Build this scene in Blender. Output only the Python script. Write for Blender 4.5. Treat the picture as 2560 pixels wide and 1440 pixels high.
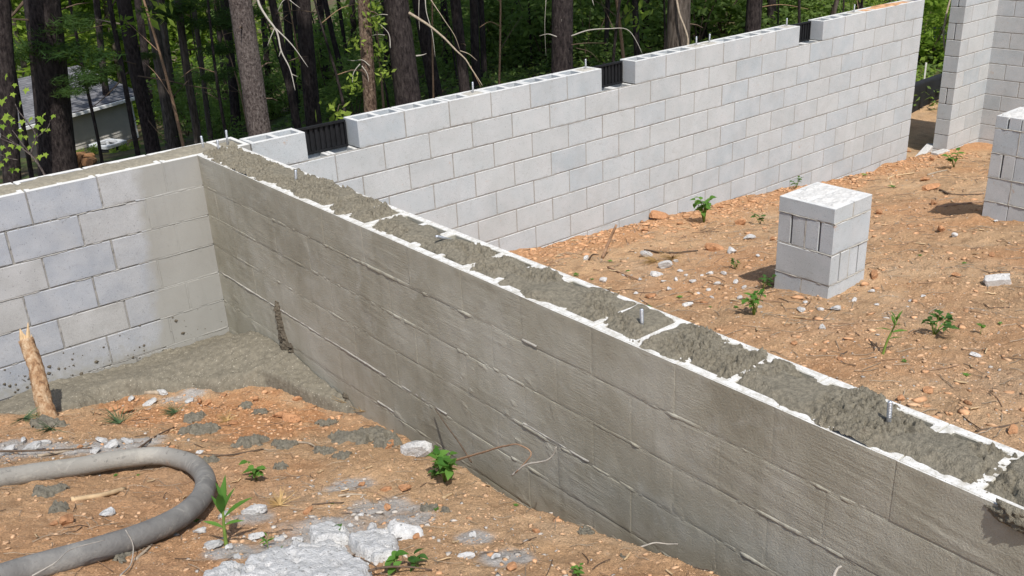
import bpy, bmesh, math, random
import numpy as np
from mathutils import Matrix, Vector

S = bpy.context.scene
for o in list(bpy.data.objects):
    bpy.data.objects.remove(o)
COL = S.collection

# ------------------------------------------------------------------ camera
CAM = np.array([-2.20863, -5.94949, 1.53640])
CR = np.array([[0.76962273, -0.63674963, -0.04723099],      # right
               [-0.28388436, -0.27498777, -0.91858119],     # down
               [0.57191828, 0.72036910, -0.39240010]])      # forward
FPX = 2400.0                                                # focal length in photo pixels (2560 wide)
cd = bpy.data.cameras.new('camera')
cam = bpy.data.objects.new('camera', cd)
COL.objects.link(cam)
M = Matrix(((CR[0][0], -CR[1][0], -CR[2][0], CAM[0]),
            (CR[0][1], -CR[1][1], -CR[2][1], CAM[1]),
            (CR[0][2], -CR[1][2], -CR[2][2], CAM[2]), (0, 0, 0, 1)))
cam.matrix_world = M
cd.sensor_width = 36.0
cd.lens = FPX / 2560 * 36
cd.clip_start = 0.05
cd.clip_end = 600
S.camera = cam

# ------------------------------------------------------------------ sky, sun, exposure
SUN_EL, SUN_AZ = 57.0, 203.0            # azimuth clockwise from +Y
W = bpy.data.worlds.new('World')
S.world = W
W.use_nodes = True
wn = W.node_tree
wn.nodes.clear()
sky = wn.nodes.new('ShaderNodeTexSky')
sky.sky_type = 'NISHITA'
sky.sun_disc = False
sky.sun_elevation = math.radians(SUN_EL)
sky.sun_rotation = math.radians(SUN_AZ)
sky.air_density = 1.0
sky.dust_density = 1.6
sky.ozone_density = 1.0
bg = wn.nodes.new('ShaderNodeBackground')
bg.inputs['Strength'].default_value = 0.15
wo = wn.nodes.new('ShaderNodeOutputWorld')
wn.links.new(sky.outputs[0], bg.inputs[0])
wn.links.new(bg.outputs[0], wo.inputs[0])
sl = bpy.data.lights.new('sun', 'SUN')
sl.energy = 4.4
sl.angle = math.radians(0.6)
sl.color = (1.0, 0.965, 0.91)
sun = bpy.data.objects.new('sun', sl)
COL.objects.link(sun)
_e, _a = math.radians(SUN_EL), math.radians(SUN_AZ)
tosun = Vector((math.cos(_e) * math.sin(_a), math.cos(_e) * math.cos(_a), math.sin(_e)))
sun.rotation_euler = tosun.to_track_quat('Z', 'Y').to_euler()
sun.location = (0, -5, 20)
S.view_settings.view_transform = 'Standard'
S.view_settings.look = 'None'
S.view_settings.gamma = 1.0
S.view_settings.exposure = 0.12
S.view_settings.use_curve_mapping = False
S.cycles.max_bounces = 6
S.cycles.diffuse_bounces = 3
S.cycles.transparent_max_bounces = 6
S.cycles.caustics_reflective = False
S.cycles.caustics_refractive = False

# ------------------------------------------------------------------ helpers
def pray(u, v):
    """direction (depth 1) of the sight line through photo pixel u, v"""
    return CR.T @ np.array([(u - 1280) / FPX, (v - 720) / FPX, 1.0])

def hit(u, v, ax, val):
    d = pray(u, v)
    return CAM + d * (val - CAM[ax]) / d[ax]

def dep(u, v, depth):
    return CAM + pray(u, v) * depth

def _h(ix, iy, s):
    n = (ix.astype(np.int64) * 374761393 + iy.astype(np.int64) * 668265263 + s * 974634777) & 0xFFFFFFFF
    n = ((n ^ (n >> 13)) * 1274126177) & 0xFFFFFFFF
    n = n ^ (n >> 16)
    return (n & 0xFFFFFF) / float(0xFFFFFF) * 2 - 1

def vn(x, y, s=0):
    x = np.asarray(x, float); y = np.asarray(y, float)
    ix = np.floor(x); iy = np.floor(y)
    fx = x - ix; fy = y - iy
    fx = fx * fx * fx * (fx * (fx * 6 - 15) + 10); fy = fy * fy * fy * (fy * (fy * 6 - 15) + 10)
    a = _h(ix, iy, s); b = _h(ix + 1, iy, s); c = _h(ix, iy + 1, s); d = _h(ix + 1, iy + 1, s)
    return (a + (b - a) * fx) * (1 - fy) + (c + (d - c) * fx) * fy

def fbm(x, y, s=0, o=4, g=0.5):
    r = 0; a = 1; t = 0
    for i in range(o):
        r = r + a * vn(x * 2 ** i + 17.3 * i, y * 2 ** i - 9.1 * i, s + i); t += a; a *= g
    return r / t

def worley(x, y, s=0):
    """distance to the nearest of jittered lattice points"""
    x = np.asarray(x, float); y = np.asarray(y, float); ix = np.floor(x); iy = np.floor(y); d = np.full(x.shape, 9.0)
    for i in (-1, 0, 1):
        for j in (-1, 0, 1):
            px = ix + i + .5 + .45 * _h(ix + i, iy + j, s); py = iy + j + .5 + .45 * _h(ix + i, iy + j, s + 7)
            d = np.minimum(d, np.hypot(x - px, y - py))
    return d

def ss(a, b, x):
    t = np.clip((np.asarray(x, float) - a) / (b - a), 0, 1)
    return t * t * (3 - 2 * t)

def mesh(name, v, f, smooth=False):
    """v (n,3) array, f (m,k) array or list of faces"""
    me = bpy.data.meshes.new(name)
    v = np.asarray(v, np.float32)
    if isinstance(f, np.ndarray):
        k = f.shape[1]; m = len(f)
        me.vertices.add(len(v)); me.vertices.foreach_set('co', v.ravel())
        me.loops.add(m * k); me.loops.foreach_set('vertex_index', f.astype(np.int32).ravel())
        me.polygons.add(m)
        me.polygons.foreach_set('loop_start', np.arange(0, m * k, k, dtype=np.int32))
        me.polygons.foreach_set('loop_total', np.full(m, k, np.int32))
        me.update(calc_edges=True)
    else:
        me.from_pydata(v.tolist(), [], f)
        me.update()
    if smooth:
        me.polygons.foreach_set('use_smooth', np.ones(len(me.polygons), bool))
    return me

def put(name, me, mat=None, parent=None, loc=(0, 0, 0), rot=(0, 0, 0), scale=None, label=None, cat=None, group=None, kind=None):
    o = bpy.data.objects.new(name, me)
    COL.objects.link(o)
    o.location = loc; o.rotation_euler = rot
    if scale is not None:
        o.scale = (scale,) * 3 if np.isscalar(scale) else scale
    if parent is not None: o.parent = parent
    if mat is not None and me is not None and len(me.materials) == 0: me.materials.append(mat)
    tag(o, label, cat, group, kind)
    return o

def tag(o, label=None, cat=None, group=None, kind=None):
    if label: o['label'] = label
    if cat: o['category'] = cat
    if group: o['group'] = group
    if kind: o['kind'] = kind
    return o

def thing(name, label, cat, loc=(0, 0, 0), rot=(0, 0, 0), group=None):
    return put(name, None, None, None, loc, rot, None, label, cat, group)

class MB:
    """collects vertices and faces for one mesh"""
    def __init__(s): s.v = []; s.f = []
    def add(s, v, f):
        n = len(s.v); s.v += [tuple(map(float, p)) for p in v]; s.f += [tuple(i + n for i in q) for q in f]
    def box(s, a, b):
        x0, y0, z0 = a; x1, y1, z1 = b
        s.add([(x0, y0, z0), (x1, y0, z0), (x1, y1, z0), (x0, y1, z0), (x0, y0, z1), (x1, y0, z1), (x1, y1, z1), (x0, y1, z1)],
              [(3, 2, 1, 0), (4, 5, 6, 7), (0, 1, 5, 4), (1, 2, 6, 5), (2, 3, 7, 6), (3, 0, 4, 7)])
    def tube(s, pts, rad, n=6, cap=True, wob=0.0, rng=None):
        pts = np.asarray(pts, float); m = len(pts)
        rad = np.broadcast_to(np.asarray(rad, float), (m,))
        tan = np.gradient(pts, axis=0); tan /= np.linalg.norm(tan, axis=1)[:, None] + 1e-9
        ref = np.array([0, 0, 1.0]) if abs(tan[0][2]) < .8 else np.array([1.0, 0, 0])
        vs = []
        for i in range(m):
            a = np.cross(tan[i], ref); a /= np.linalg.norm(a) + 1e-9
            b = np.cross(a, tan[i]); ref = b
            for k in range(n):
                t = 2 * math.pi * k / n
                r = rad[i] * (1 + (rng.uniform(-wob, wob) if rng else 0))
                vs.append(pts[i] + r * (math.cos(t) * a + math.sin(t) * b))
        fs = []
        for i in range(m - 1):
            for k in range(n):
                k2 = (k + 1) % n
                fs.append((i * n + k, i * n + k2, (i + 1) * n + k2, (i + 1) * n + k))
        if cap:
            fs.append(tuple(range(n - 1, -1, -1))); fs.append(tuple((m - 1) * n + k for k in range(n)))
        s.add(vs, fs)
    def mesh(s, name, smooth=False):
        return mesh(name, np.array(s.v), s.f, smooth)

# ---- node helpers
def nmat(name, rough=0.9, spec=0.25):
    m = bpy.data.materials.new(name); m.use_nodes = True
    nt = m.node_tree; b = nt.nodes['Principled BSDF']
    b.inputs['Roughness'].default_value = rough
    b.inputs['Specular IOR Level'].default_value = spec
    return m, nt, b
def N(nt, t, **kw):
    n = nt.nodes.new(t)
    for k, v in kw.items():
        if hasattr(n, k): setattr(n, k, v)
        else: n.inputs[k.replace('_', ' ')].default_value = v
    return n
def lk(nt, a, b): nt.links.new(a, b)
def noise(nt, vec, scale, detail=4, rough=.55, dist=0.0):
    n = N(nt, 'ShaderNodeTexNoise'); n.inputs['Scale'].default_value = scale
    n.inputs['Detail'].default_value = detail; n.inputs['Roughness'].default_value = rough; n.inputs['Distortion'].default_value = dist
    if vec is not None: lk(nt, vec, n.inputs['Vector'])
    return n.outputs['Fac']
def ramp(nt, fac, stops):
    r = N(nt, 'ShaderNodeValToRGB'); cr = r.color_ramp
    while len(cr.elements) < len(stops): cr.elements.new(.5)
    for e, (p, c) in zip(cr.elements, stops):
        e.position = p; e.color = (*c, 1) if len(c) == 3 else c
    lk(nt, fac, r.inputs[0]); return r.outputs[0]
def rampf(nt, fac, a, b):
    if a > b: return ramp(nt, fac, [(b, (1, 1, 1)), (a, (0, 0, 0))])
    return ramp(nt, fac, [(a, (0, 0, 0)), (b, (1, 1, 1))])
def mixc(nt, fac, a, b, mode='MIX'):
    m = N(nt, 'ShaderNodeMix', data_type='RGBA', blend_type=mode)
    for sock, val in ((0, fac), (6, a), (7, b)):
        if isinstance(val, (int, float)): m.inputs[sock].default_value = val
        elif isinstance(val, tuple): m.inputs[sock].default_value = (*val, 1)
        else: lk(nt, val, m.inputs[sock])
    return m.outputs[2]
def math_(nt, op, a, b=None, clamp=False):
    m = N(nt, 'ShaderNodeMath', operation=op); m.use_clamp = clamp
    for i, val in enumerate((a, b)):
        if val is None: continue
        if isinstance(val, (int, float)): m.inputs[i].default_value = val
        else: lk(nt, val, m.inputs[i])
    return m.outputs[0]
def bump(nt, b, h, strength=.5, dist=.01, prev=None):
    n = N(nt, 'ShaderNodeBump'); n.inputs['Strength'].default_value = strength; n.inputs['Distance'].default_value = dist
    lk(nt, h, n.inputs['Height'])
    if prev is not None: lk(nt, prev, n.inputs['Normal'])
    lk(nt, n.outputs[0], b.inputs['Normal']); return n.outputs[0]
def wpos(nt):
    g = N(nt, 'ShaderNodeNewGeometry'); return g.outputs['Position'], g
def xyz(nt, vec):
    n = N(nt, 'ShaderNodeSeparateXYZ'); lk(nt, vec, n.inputs[0]); return n.outputs

# ---- masonry materials
TONES = [(0, (.400, .440, .460)), (.25, (.438, .470, .484)), (.55, (.462, .490, .496)), (.8, (.480, .498, .494)), (1, (.418, .442, .446))]
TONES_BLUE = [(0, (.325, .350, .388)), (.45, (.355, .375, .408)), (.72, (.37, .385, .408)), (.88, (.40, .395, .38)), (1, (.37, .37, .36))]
def block_color(nt, pos, tones=None):
    oi = N(nt, 'ShaderNodeObjectInfo')
    tone = ramp(nt, oi.outputs['Random'], tones or TONES)
    big = noise(nt, pos, 6, 3)
    c = mixc(nt, rampf(nt, big, .35, .75), tone, mixc(nt, .5, tone, (.55, .55, .55)))
    cloud = noise(nt, pos, 2.2, 5, .65, .4)
    c = mixc(nt, 1.0, c, ramp(nt, cloud, [(.3, (.90, .895, .885)), (.55, (1, 1, 1)), (.75, (1.05, 1.05, 1.05))]), 'MULTIPLY')
    stn = math_(nt, 'MULTIPLY', rampf(nt, noise(nt, pos, 13, 5, .7, .8), .58, .72), .28)
    c = mixc(nt, stn, c, (.30, .285, .26))
    tc = N(nt, 'ShaderNodeTexCoord'); lz = xyz(nt, tc.outputs['Object'])[2]
    edg = math_(nt, 'MAXIMUM', rampf(nt, math_(nt, 'ADD', lz, 1.0), .982, .998), rampf(nt, math_(nt, 'ADD', lz, 1.0), .826, .810))
    smr = math_(nt, 'MULTIPLY', edg, rampf(nt, noise(nt, pos, 17, 4, .65), .46, .62))
    c = mixc(nt, math_(nt, 'MULTIPLY', smr, .45), c, (.29, .28, .255))
    grain = noise(nt, pos, 260, 2, .7)
    c = mixc(nt, 1.0, c, ramp(nt, grain, [(.3, (.80, .80, .80)), (.62, (1.06, 1.06, 1.06))]), 'MULTIPLY')
    vor = N(nt, 'ShaderNodeTexVoronoi'); vor.inputs['Scale'].default_value = 95; lk(nt, pos, vor.inputs['Vector'])
    pit = math_(nt, 'MULTIPLY', rampf(nt, vor.outputs['Distance'], .26, .14), rampf(nt, noise(nt, pos, 38, 2), .5, .62))
    c = mixc(nt, math_(nt, 'MULTIPLY', pit, .75), c, (.13, .13, .125))
    return c, grain, pit

def block_mat(name, splash=None):
    m, nt, b = nmat(name, .93, .15)
    pos, g = wpos(nt)
    c, grain, pit = block_color(nt, pos)
    sx, sy, sz = xyz(nt, pos)
    # rusty specks and clay splash
    rust = math_(nt, 'MULTIPLY', rampf(nt, noise(nt, pos, 9, 3), .66, .72), rampf(nt, noise(nt, pos, 45, 3), .52, .6))
    c = mixc(nt, math_(nt, 'MULTIPLY', rust, .5), c, (.42, .25, .14))
    if splash:
        zz = math_(nt, 'ADD', sz, math_(nt, 'MULTIPLY', sx, splash[1]))
        low = rampf(nt, math_(nt, 'ADD', math_(nt, 'MULTIPLY', zz, -1), math_(nt, 'MULTIPLY', noise(nt, pos, 5, 5), .5)), -splash[0] - .0, -splash[0] + .5)
        c = mixc(nt, math_(nt, 'MULTIPLY', low, .34), c, (.50, .36, .25))
    # pale upward faces: cement dust on piers, painted sun brightness on wall tops
    nz = xyz(nt, g.outputs['True Normal'])[2]
    up = rampf(nt, nz, .5, .9)
    dust = mixc(nt, rampf(nt, noise(nt, pos, 20, 4), .3, .7), (.50, .495, .475), (.66, .655, .63))
    c = mixc(nt, math_(nt, 'MULTIPLY', up, .9), c, dust)
    lk(nt, c, b.inputs['Base Color'])
    h = math_(nt, 'SUBTRACT', math_(nt, 'MULTIPLY', grain, .5), pit)
    bump(nt, b, h, .55, .004)
    return m
M_BLOCK = block_mat('concrete_block')
M_BLOCK_FAR = block_mat('concrete_block_back', (-1.25, .075))

def coat_color(nt, pos):
    """smeared cement slurry: olive grey-brown, streaked"""
    sx, sy, sz = xyz(nt, pos)
    big = noise(nt, pos, 1.7, 4, .6)
    c = ramp(nt, big, [(.28, (.285, .262, .208)), (.5, (.39, .368, .312)), (.70, (.50, .485, .44))])
    blot = rampf(nt, noise(nt, pos, 5.5, 4, .6, .6), .52, .68)
    c = mixc(nt, math_(nt, 'MULTIPLY', blot, .5), c, (.47, .455, .415))
    mp = N(nt, 'ShaderNodeMapping'); mp.inputs['Scale'].default_value = (9, 9, .9); lk(nt, pos, mp.inputs['Vector'])
    run = rampf(nt, noise(nt, mp.outputs[0], 1.6, 3), .56, .72)
    c = mixc(nt, math_(nt, 'MULTIPLY', run, .35), c, (.275, .255, .205))
    c = mixc(nt, 1.0, c, (.90, .90, .845), 'MULTIPLY')
    fine = noise(nt, pos, 330, 3, .7)
    c = mixc(nt, 1.0, c, ramp(nt, fine, [(.3, (.84, .84, .84)), (.65, (1.08, 1.08, 1.08))]), 'MULTIPLY')
    return c, fine

def coat_mat(top=True):
    m, nt, b = nmat('mortar_smeared_block', .82, .3)
    pos, g = wpos(nt)
    c, fine = coat_color(nt, pos)
    nx, ny, nz = xyz(nt, g.outputs['True Normal'])
    up = math_(nt, 'MULTIPLY', rampf(nt, nz, .55, .9), rampf(nt, math_(nt, 'ADD', xyz(nt, pos)[2], 1.0), .90, .95))
    dust = mixc(nt, rampf(nt, noise(nt, pos, 26, 5, .65), .36, .62), (.46, .44, .39), (.70, .695, .67))
    dust = mixc(nt, rampf(nt, noise(nt, pos, 130, 3, .7), .60, .66), dust, (.24, .22, .18))
    if top: c = mixc(nt, up, c, dust)
    # bare block where the face looks the other way
    bare, gr, pit = block_color(nt, pos)
    c = mixc(nt, rampf(nt, nx, .3, .6), c, bare)
    lk(nt, c, b.inputs['Base Color'])
    # trowel strokes
    mp = N(nt, 'ShaderNodeMapping'); mp.inputs['Rotation'].default_value = (math.radians(-6), 0, 0)
    mp.inputs['Scale'].default_value = (60, 6, 130); lk(nt, pos, mp.inputs['Vector'])
    st = noise(nt, mp.outputs[0], 1.0, 5, .6)
    patch = rampf(nt, noise(nt, pos, 2.9, 3), .50, .60)
    n1 = bump(nt, b, math_(nt, 'MULTIPLY', st, patch), .36, .008)
    sand = noise(nt, pos, 120, 3, .7)
    n2 = bump(nt, b, sand, .45, .006, n1)
    bump(nt, b, fine, .35, .003, n2)
    return m
M_COAT = coat_mat()
M_COAT_J = coat_mat(False)

def left_mat():
    m, nt, b = nmat('splashed_block', .9, .2)
    pos, g = wpos(nt)
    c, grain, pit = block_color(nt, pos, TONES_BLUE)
    k, fine = coat_color(nt, pos)
    sx, sy, sz = xyz(nt, pos)
    k = mixc(nt, .65, mixc(nt, 1.0, k, (.95, .95, .96), 'MULTIPLY'), (.298, .297, .285))
    # slurry washed over the blocks next to the cross wall, plus splashes low down
    edge = math_(nt, 'ADD', sx, math_(nt, 'MULTIPLY', math_(nt, 'SUBTRACT', noise(nt, pos, 9, 4), .5), .16))
    edge = math_(nt, 'SUBTRACT', edge, math_(nt, 'MULTIPLY', sz, .07))
    wash = rampf(nt, edge, .0, 1.0)
    cr = wash.node.color_ramp; cr.elements[0].position = 0; cr.elements[1].position = 1
    mr = N(nt, 'ShaderNodeMapRange'); lk(nt, edge, mr.inputs['Value'])
    mr.inputs['From Min'].default_value = -.43; mr.inputs['From Max'].default_value = -.36
    low = N(nt, 'ShaderNodeMapRange')
    lk(nt, math_(nt, 'ADD', sz, math_(nt, 'MULTIPLY', noise(nt, pos, 16, 5, .7), .36)), low.inputs['Value'])
    low.inputs['From Min'].default_value = -.93; low.inputs['From Max'].default_value = -1.05
    spl = math_(nt, 'MULTIPLY', rampf(nt, noise(nt, pos, 60, 3, .6), .64, .68), rampf(nt, noise(nt, pos, 3, 2), .45, .6))
    f = math_(nt, 'MAXIMUM', mr.outputs[0], math_(nt, 'MAXIMUM', low.outputs[0], math_(nt, 'MULTIPLY', spl, .6)), True)
    c = mixc(nt, math_(nt, 'MULTIPLY', f, .92), c, k)
    nz = xyz(nt, g.outputs['True Normal'])[2]
    c = mixc(nt, math_(nt, 'MULTIPLY', rampf(nt, nz, .5, .9), rampf(nt, math_(nt, 'ADD', sz, 1.0), .90, .95)), c, mixc(nt, noise(nt, pos, 26, 4), (.52, .51, .47), (.72, .71, .68)))
    lk(nt, c, b.inputs['Base Color'])
    bump(nt, b, math_(nt, 'SUBTRACT', math_(nt, 'MULTIPLY', grain, .5), pit), .55, .004)
    return m
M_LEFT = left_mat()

def simple(name, col, rough=.9, var=.25, scale=30, bs=.4, bd=.006, spec=.2, col2=None, rnd=0.0, detail=5):
    m, nt, b = nmat(name, rough, spec)
    pos, g = wpos(nt)
    n1 = noise(nt, pos, scale, detail, .62)
    c2 = col2 or tuple(min(1, x * (1 + var)) for x in col)
    c1 = tuple(x * (1 - var) for x in col)
    c = ramp(nt, n1, [(.3, c1), (.5, col), (.72, c2)])
    if rnd:
        oi = N(nt, 'ShaderNodeObjectInfo')
        c = mixc(nt, 1.0, c, ramp(nt, oi.outputs['Random'], [(0, (1 - rnd,) * 3), (1, (1 + rnd,) * 3)]), 'MULTIPLY')
    lk(nt, c, b.inputs['Base Color'])
    bump(nt, b, noise(nt, pos, scale * 3, 4, .65), bs, bd)
    return m
M_MORTAR = simple('mortar', (.31, .297, .273), .95, .2, 60)
M_MORTAR_L = simple('mortar_left', (.29, .28, .26), .95, .22, 50)
M_MORTAR_W = simple('mortar_wet', (.29, .265, .21), .8, .2, 40)
M_MORTAR_P = simple('mortar_pale', (.37, .352, .31), .95, .15, 50)
M_GROUT = simple('grout', (.262, .235, .178), .92, .34, 70, 1.0, .013, .12)
M_CLOT = simple('dark_grout', (.15, .128, .095), .9, .4, 60, 1.0, .014, .2)
M_GROUT_D = simple('grout_dry', (.255, .23, .178), .92, .22, 45, .6, .01)
M_STEEL = simple('galvanised_steel', (.55, .57, .60), .38, .12, 80, .15, .002, .5)
M_STEEL.node_tree.nodes['Principled BSDF'].inputs['Metallic'].default_value = .75
M_PLASTIC = simple('black_plastic', (.012, .0125, .014), .55, .3, 20, .1, .002, .22)

# ------------------------------------------------------------------ ground
TOE = np.array([(-2.4, -.36), (-1.6, -.44), (-1.28, -.55), (-1.16, -.57), (-1.045, -.52), (-.88, -.54), (-.68, -.71), (-.548, -.74), (-.467, -.9), (-.32, -.98),
                (-.218, -1.056), (-.176, -1.2), (-.136, -1.40), (-.067, -1.615), (0.02, -1.75), (.5, -1.8)])
def g_left0(x, y):
    pl = -1.583 - .27 * x - .226 * np.maximum(y, -4.5) + .06 * np.maximum(0, -4.5 - y)
    k = .05
    fl = -1.185 + 0 * x
    h = np.clip(.5 + .5 * (pl - fl) / k, 0, 1)
    return fl + (pl - fl) * h + k * h * (1 - h)
def g_left(x, y, fine=True):
    z = g_left0(x, y)
    dip = ss(-.7, -.05, y)
    z = z - .16 * dip
    lipx = -.25 + .17 * ss(-3.5, -2.5, y) + .05 * fbm(y * 2.2, y * 0 + 3.3, 5, 3)
    tr = ss(0, .13, x - lipx) * (1 - ss(-2.5, -1.9, y))
    z = z - tr * (.34 + .03 * fbm(x * 6, y * 6, 8, 2))
    if fine:
        z = z + .028 * fbm(x * 2.3, y * 2.3, 11, 3) + .012 * fbm(x * 9, y * 9, 21, 3) + .013 * np.abs(fbm(x * 26, y * 26, 31, 3)) + .005 * fbm(x * 38, y * 38, 33, 1)
    return z
def g_right(x, y, fine=True):
    z = -1.22 - .085 * x - .165 * np.maximum(y, -6)
    z = z + .07 * np.exp(-(((x - 3.2) / .16) ** 2 + ((y + 2.72) / .22) ** 2)) + .05 * np.exp(-(((x - 5.7) / .35) ** 2 + ((y + 2.45) / .12) ** 2))
    # soil banked against the back wall
    z = z + .035 * ss(-.5, 0, y) * (1 + fbm(x * 2.5, y * 2, 44, 2)) * ss(2.0, 2.6, x)
    if fine:
        z = z + .035 * fbm(x * 1.6, y * 1.6, 12, 3) + .016 * fbm(x * 7, y * 7, 22, 3) + .016 * np.abs(fbm(x * 18, y * 18, 32, 2))
    return z
def g_out(x, y, fine=True):
    dx = x - CAM[0]; dy = y - CAM[1]
    r = np.hypot(dx, dy); th = np.degrees(np.arctan2(dx, dy))
    sl_ = np.interp(th, [-40, 5, 22, 34, 48, 60, 80, 140], [-.02, -.17, -.165, -.075, -.02, .02, .03, 0])
    base = np.interp(th, [-40, 5, 30, 50, 62, 80], [-1.3, -1.6, -1.7, -1.85, -2.12, -2.1])
    rr = np.clip(r - 9, 0, 60)
    z = base + sl_ * rr
    k = np.exp(-(((x - 11.4) / 2.4) ** 2 + ((y - 1.0) / 1.3) ** 2) ** 2)
    if fine:
        z = z + .12 * fbm(x * .35, y * .35, 51, 3) + .05 * fbm(x * 1.7, y * 1.7, 52, 3)
    z = z * (1 - k) + k * (-2.13 + (.03 * fbm(x * 2, y * 2, 53, 3) if fine else 0) + .1 * np.clip(x - 11.6, 0, 2))
    return z
def gz(x, y, fine=True):
    x = np.asarray(x, float); y = np.asarray(y, float)
    wr = (x > .15)
    zin = np.where(wr, g_right(x, y, fine), g_left(x, y, fine))
    wo_ = np.maximum(ss(.03, .17, y), ss(10.86, 10.95, x))
    return zin * (1 - wo_) + g_out(x, y, fine) * wo_
def gzs(x, y): return float(gz(np.array([x]), np.array([y]))[0])
def ground_hit(u, v, zf=None):
    """where the sight line through a photo pixel meets the soil"""
    d = pray(u, v); d = d / np.linalg.norm(d)
    t = np.arange(1.2, 60, .004)
    P = CAM[None] + t[:, None] * d[None]
    zz = gz(P[:, 0], P[:, 1]) if zf is None else zf(P[:, 0], P[:, 1])
    i = np.argmax(P[:, 2] < zz)
    return P[i]

def lines(segs):
    out = []
    for a, b, st in segs:
        n = max(1, int(round((b - a) / st))); out.append(np.linspace(a, b, n, endpoint=False))
    out.append(np.array([segs[-1][1]])); return np.concatenate(out)
def geo(a, b, st, k):
    r = [a]; s_ = st
    while r[-1] < b: r.append(r[-1] + s_); s_ *= k
    return np.array(r[1:])
gx = lines([(-2.9, .12, .0125), (.12, .17, .05), (.17, .45, .07), (.45, 6.0, .026), (6.0, 10.9, .05), (10.9, 14, .12)])
gx = np.concatenate([-geo(2.9, 90, .12, 1.16)[::-1], gx, geo(14, 160, .16, 1.11)])
gy = lines([(-4.7, .03, .0125), (.03, .2, .0425), (.2, 1.0, .1)])
gy = np.concatenate([-geo(4.7, 60, .06, 1.2)[::-1], gy, geo(1.0, 170, .12, 1.07)])
GX, GY = np.meshgrid(gx, gy, indexing='ij')
GZ = gz(GX, GY)
nx_, ny_ = GX.shape
idx = np.arange(nx_ * ny_).reshape(nx_, ny_)
F = np.stack([idx[:-1, :-1], idx[1:, :-1], idx[1:, 1:], idx[:-1, 1:]], -1).reshape(-1, 4)
gm = mesh('ground', np.stack([GX, GY, GZ], -1).reshape(-1, 3), F, True)
# stains with shapes of their own: cement dust (R), churned red clay (G), forest floor (B)
def blobmask(x, y, pts):
    m = np.zeros_like(x)
    for px, py, r in pts:
        d = np.hypot(x - px, y - py) / r
        m = np.maximum(m, np.clip(1.25 - d + .55 * fbm(x * 7 + px, y * 7, 61, 4), 0, 1))
    return ss(.15, .75, m)
DUST = [((50, 1125), .22), ((270, 1118), .20), ((340, 1105), .13), ((950, 1275), .16), ((1010, 1300), .12), ((820, 1330), .22), ((700, 1370), .12), ((1270, 1395), .09), ((860, 1215), .12), ((60, 1180), .12),
        ((1180, 1345), .07), ((640, 1290), .1), ((590, 1380), .09), ((430, 1000), .1), ((480, 985), .1)]
dpts = []
for (u, v), r in DUST:
    p = ground_hit(u, v); dpts.append((p[0], p[1], r))
dust = blobmask(GX, GY, dpts)
RED = [((560, 1035), .42), ((420, 1040), .3), ((300, 1010), .2), ((650, 1075), .3), ((760, 1040), .2)]
rpts = []
for (u, v), r in RED:
    p = ground_hit(u, v); rpts.append((p[0], p[1], r))
red = blobmask(GX, GY, rpts)
red = np.maximum(red, ss(-.62, -.2, GY + .25 * fbm(GX * 2, GY * 2, 71, 3)) * (GX > .3) * (GY < .1) * .8)
outer = np.maximum(ss(.05, .2, GY), (GX > 10.86) * 1.0)
# bare clay outside by the door opening, leaf litter further off
bare = ss(1.2, .5, np.hypot((GX - 10.2) / 3.2, (GY - .9) / 2.6) + .3 * fbm(GX * .8, GY * .8, 73, 3))
outer = outer * (1 - bare)
ca = gm.color_attributes.new('stain', 'FLOAT_COLOR', 'POINT')
ca.data.foreach_set('color', np.stack([dust, red, outer, np.ones_like(dust)], -1).astype(np.float32).ravel())

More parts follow.
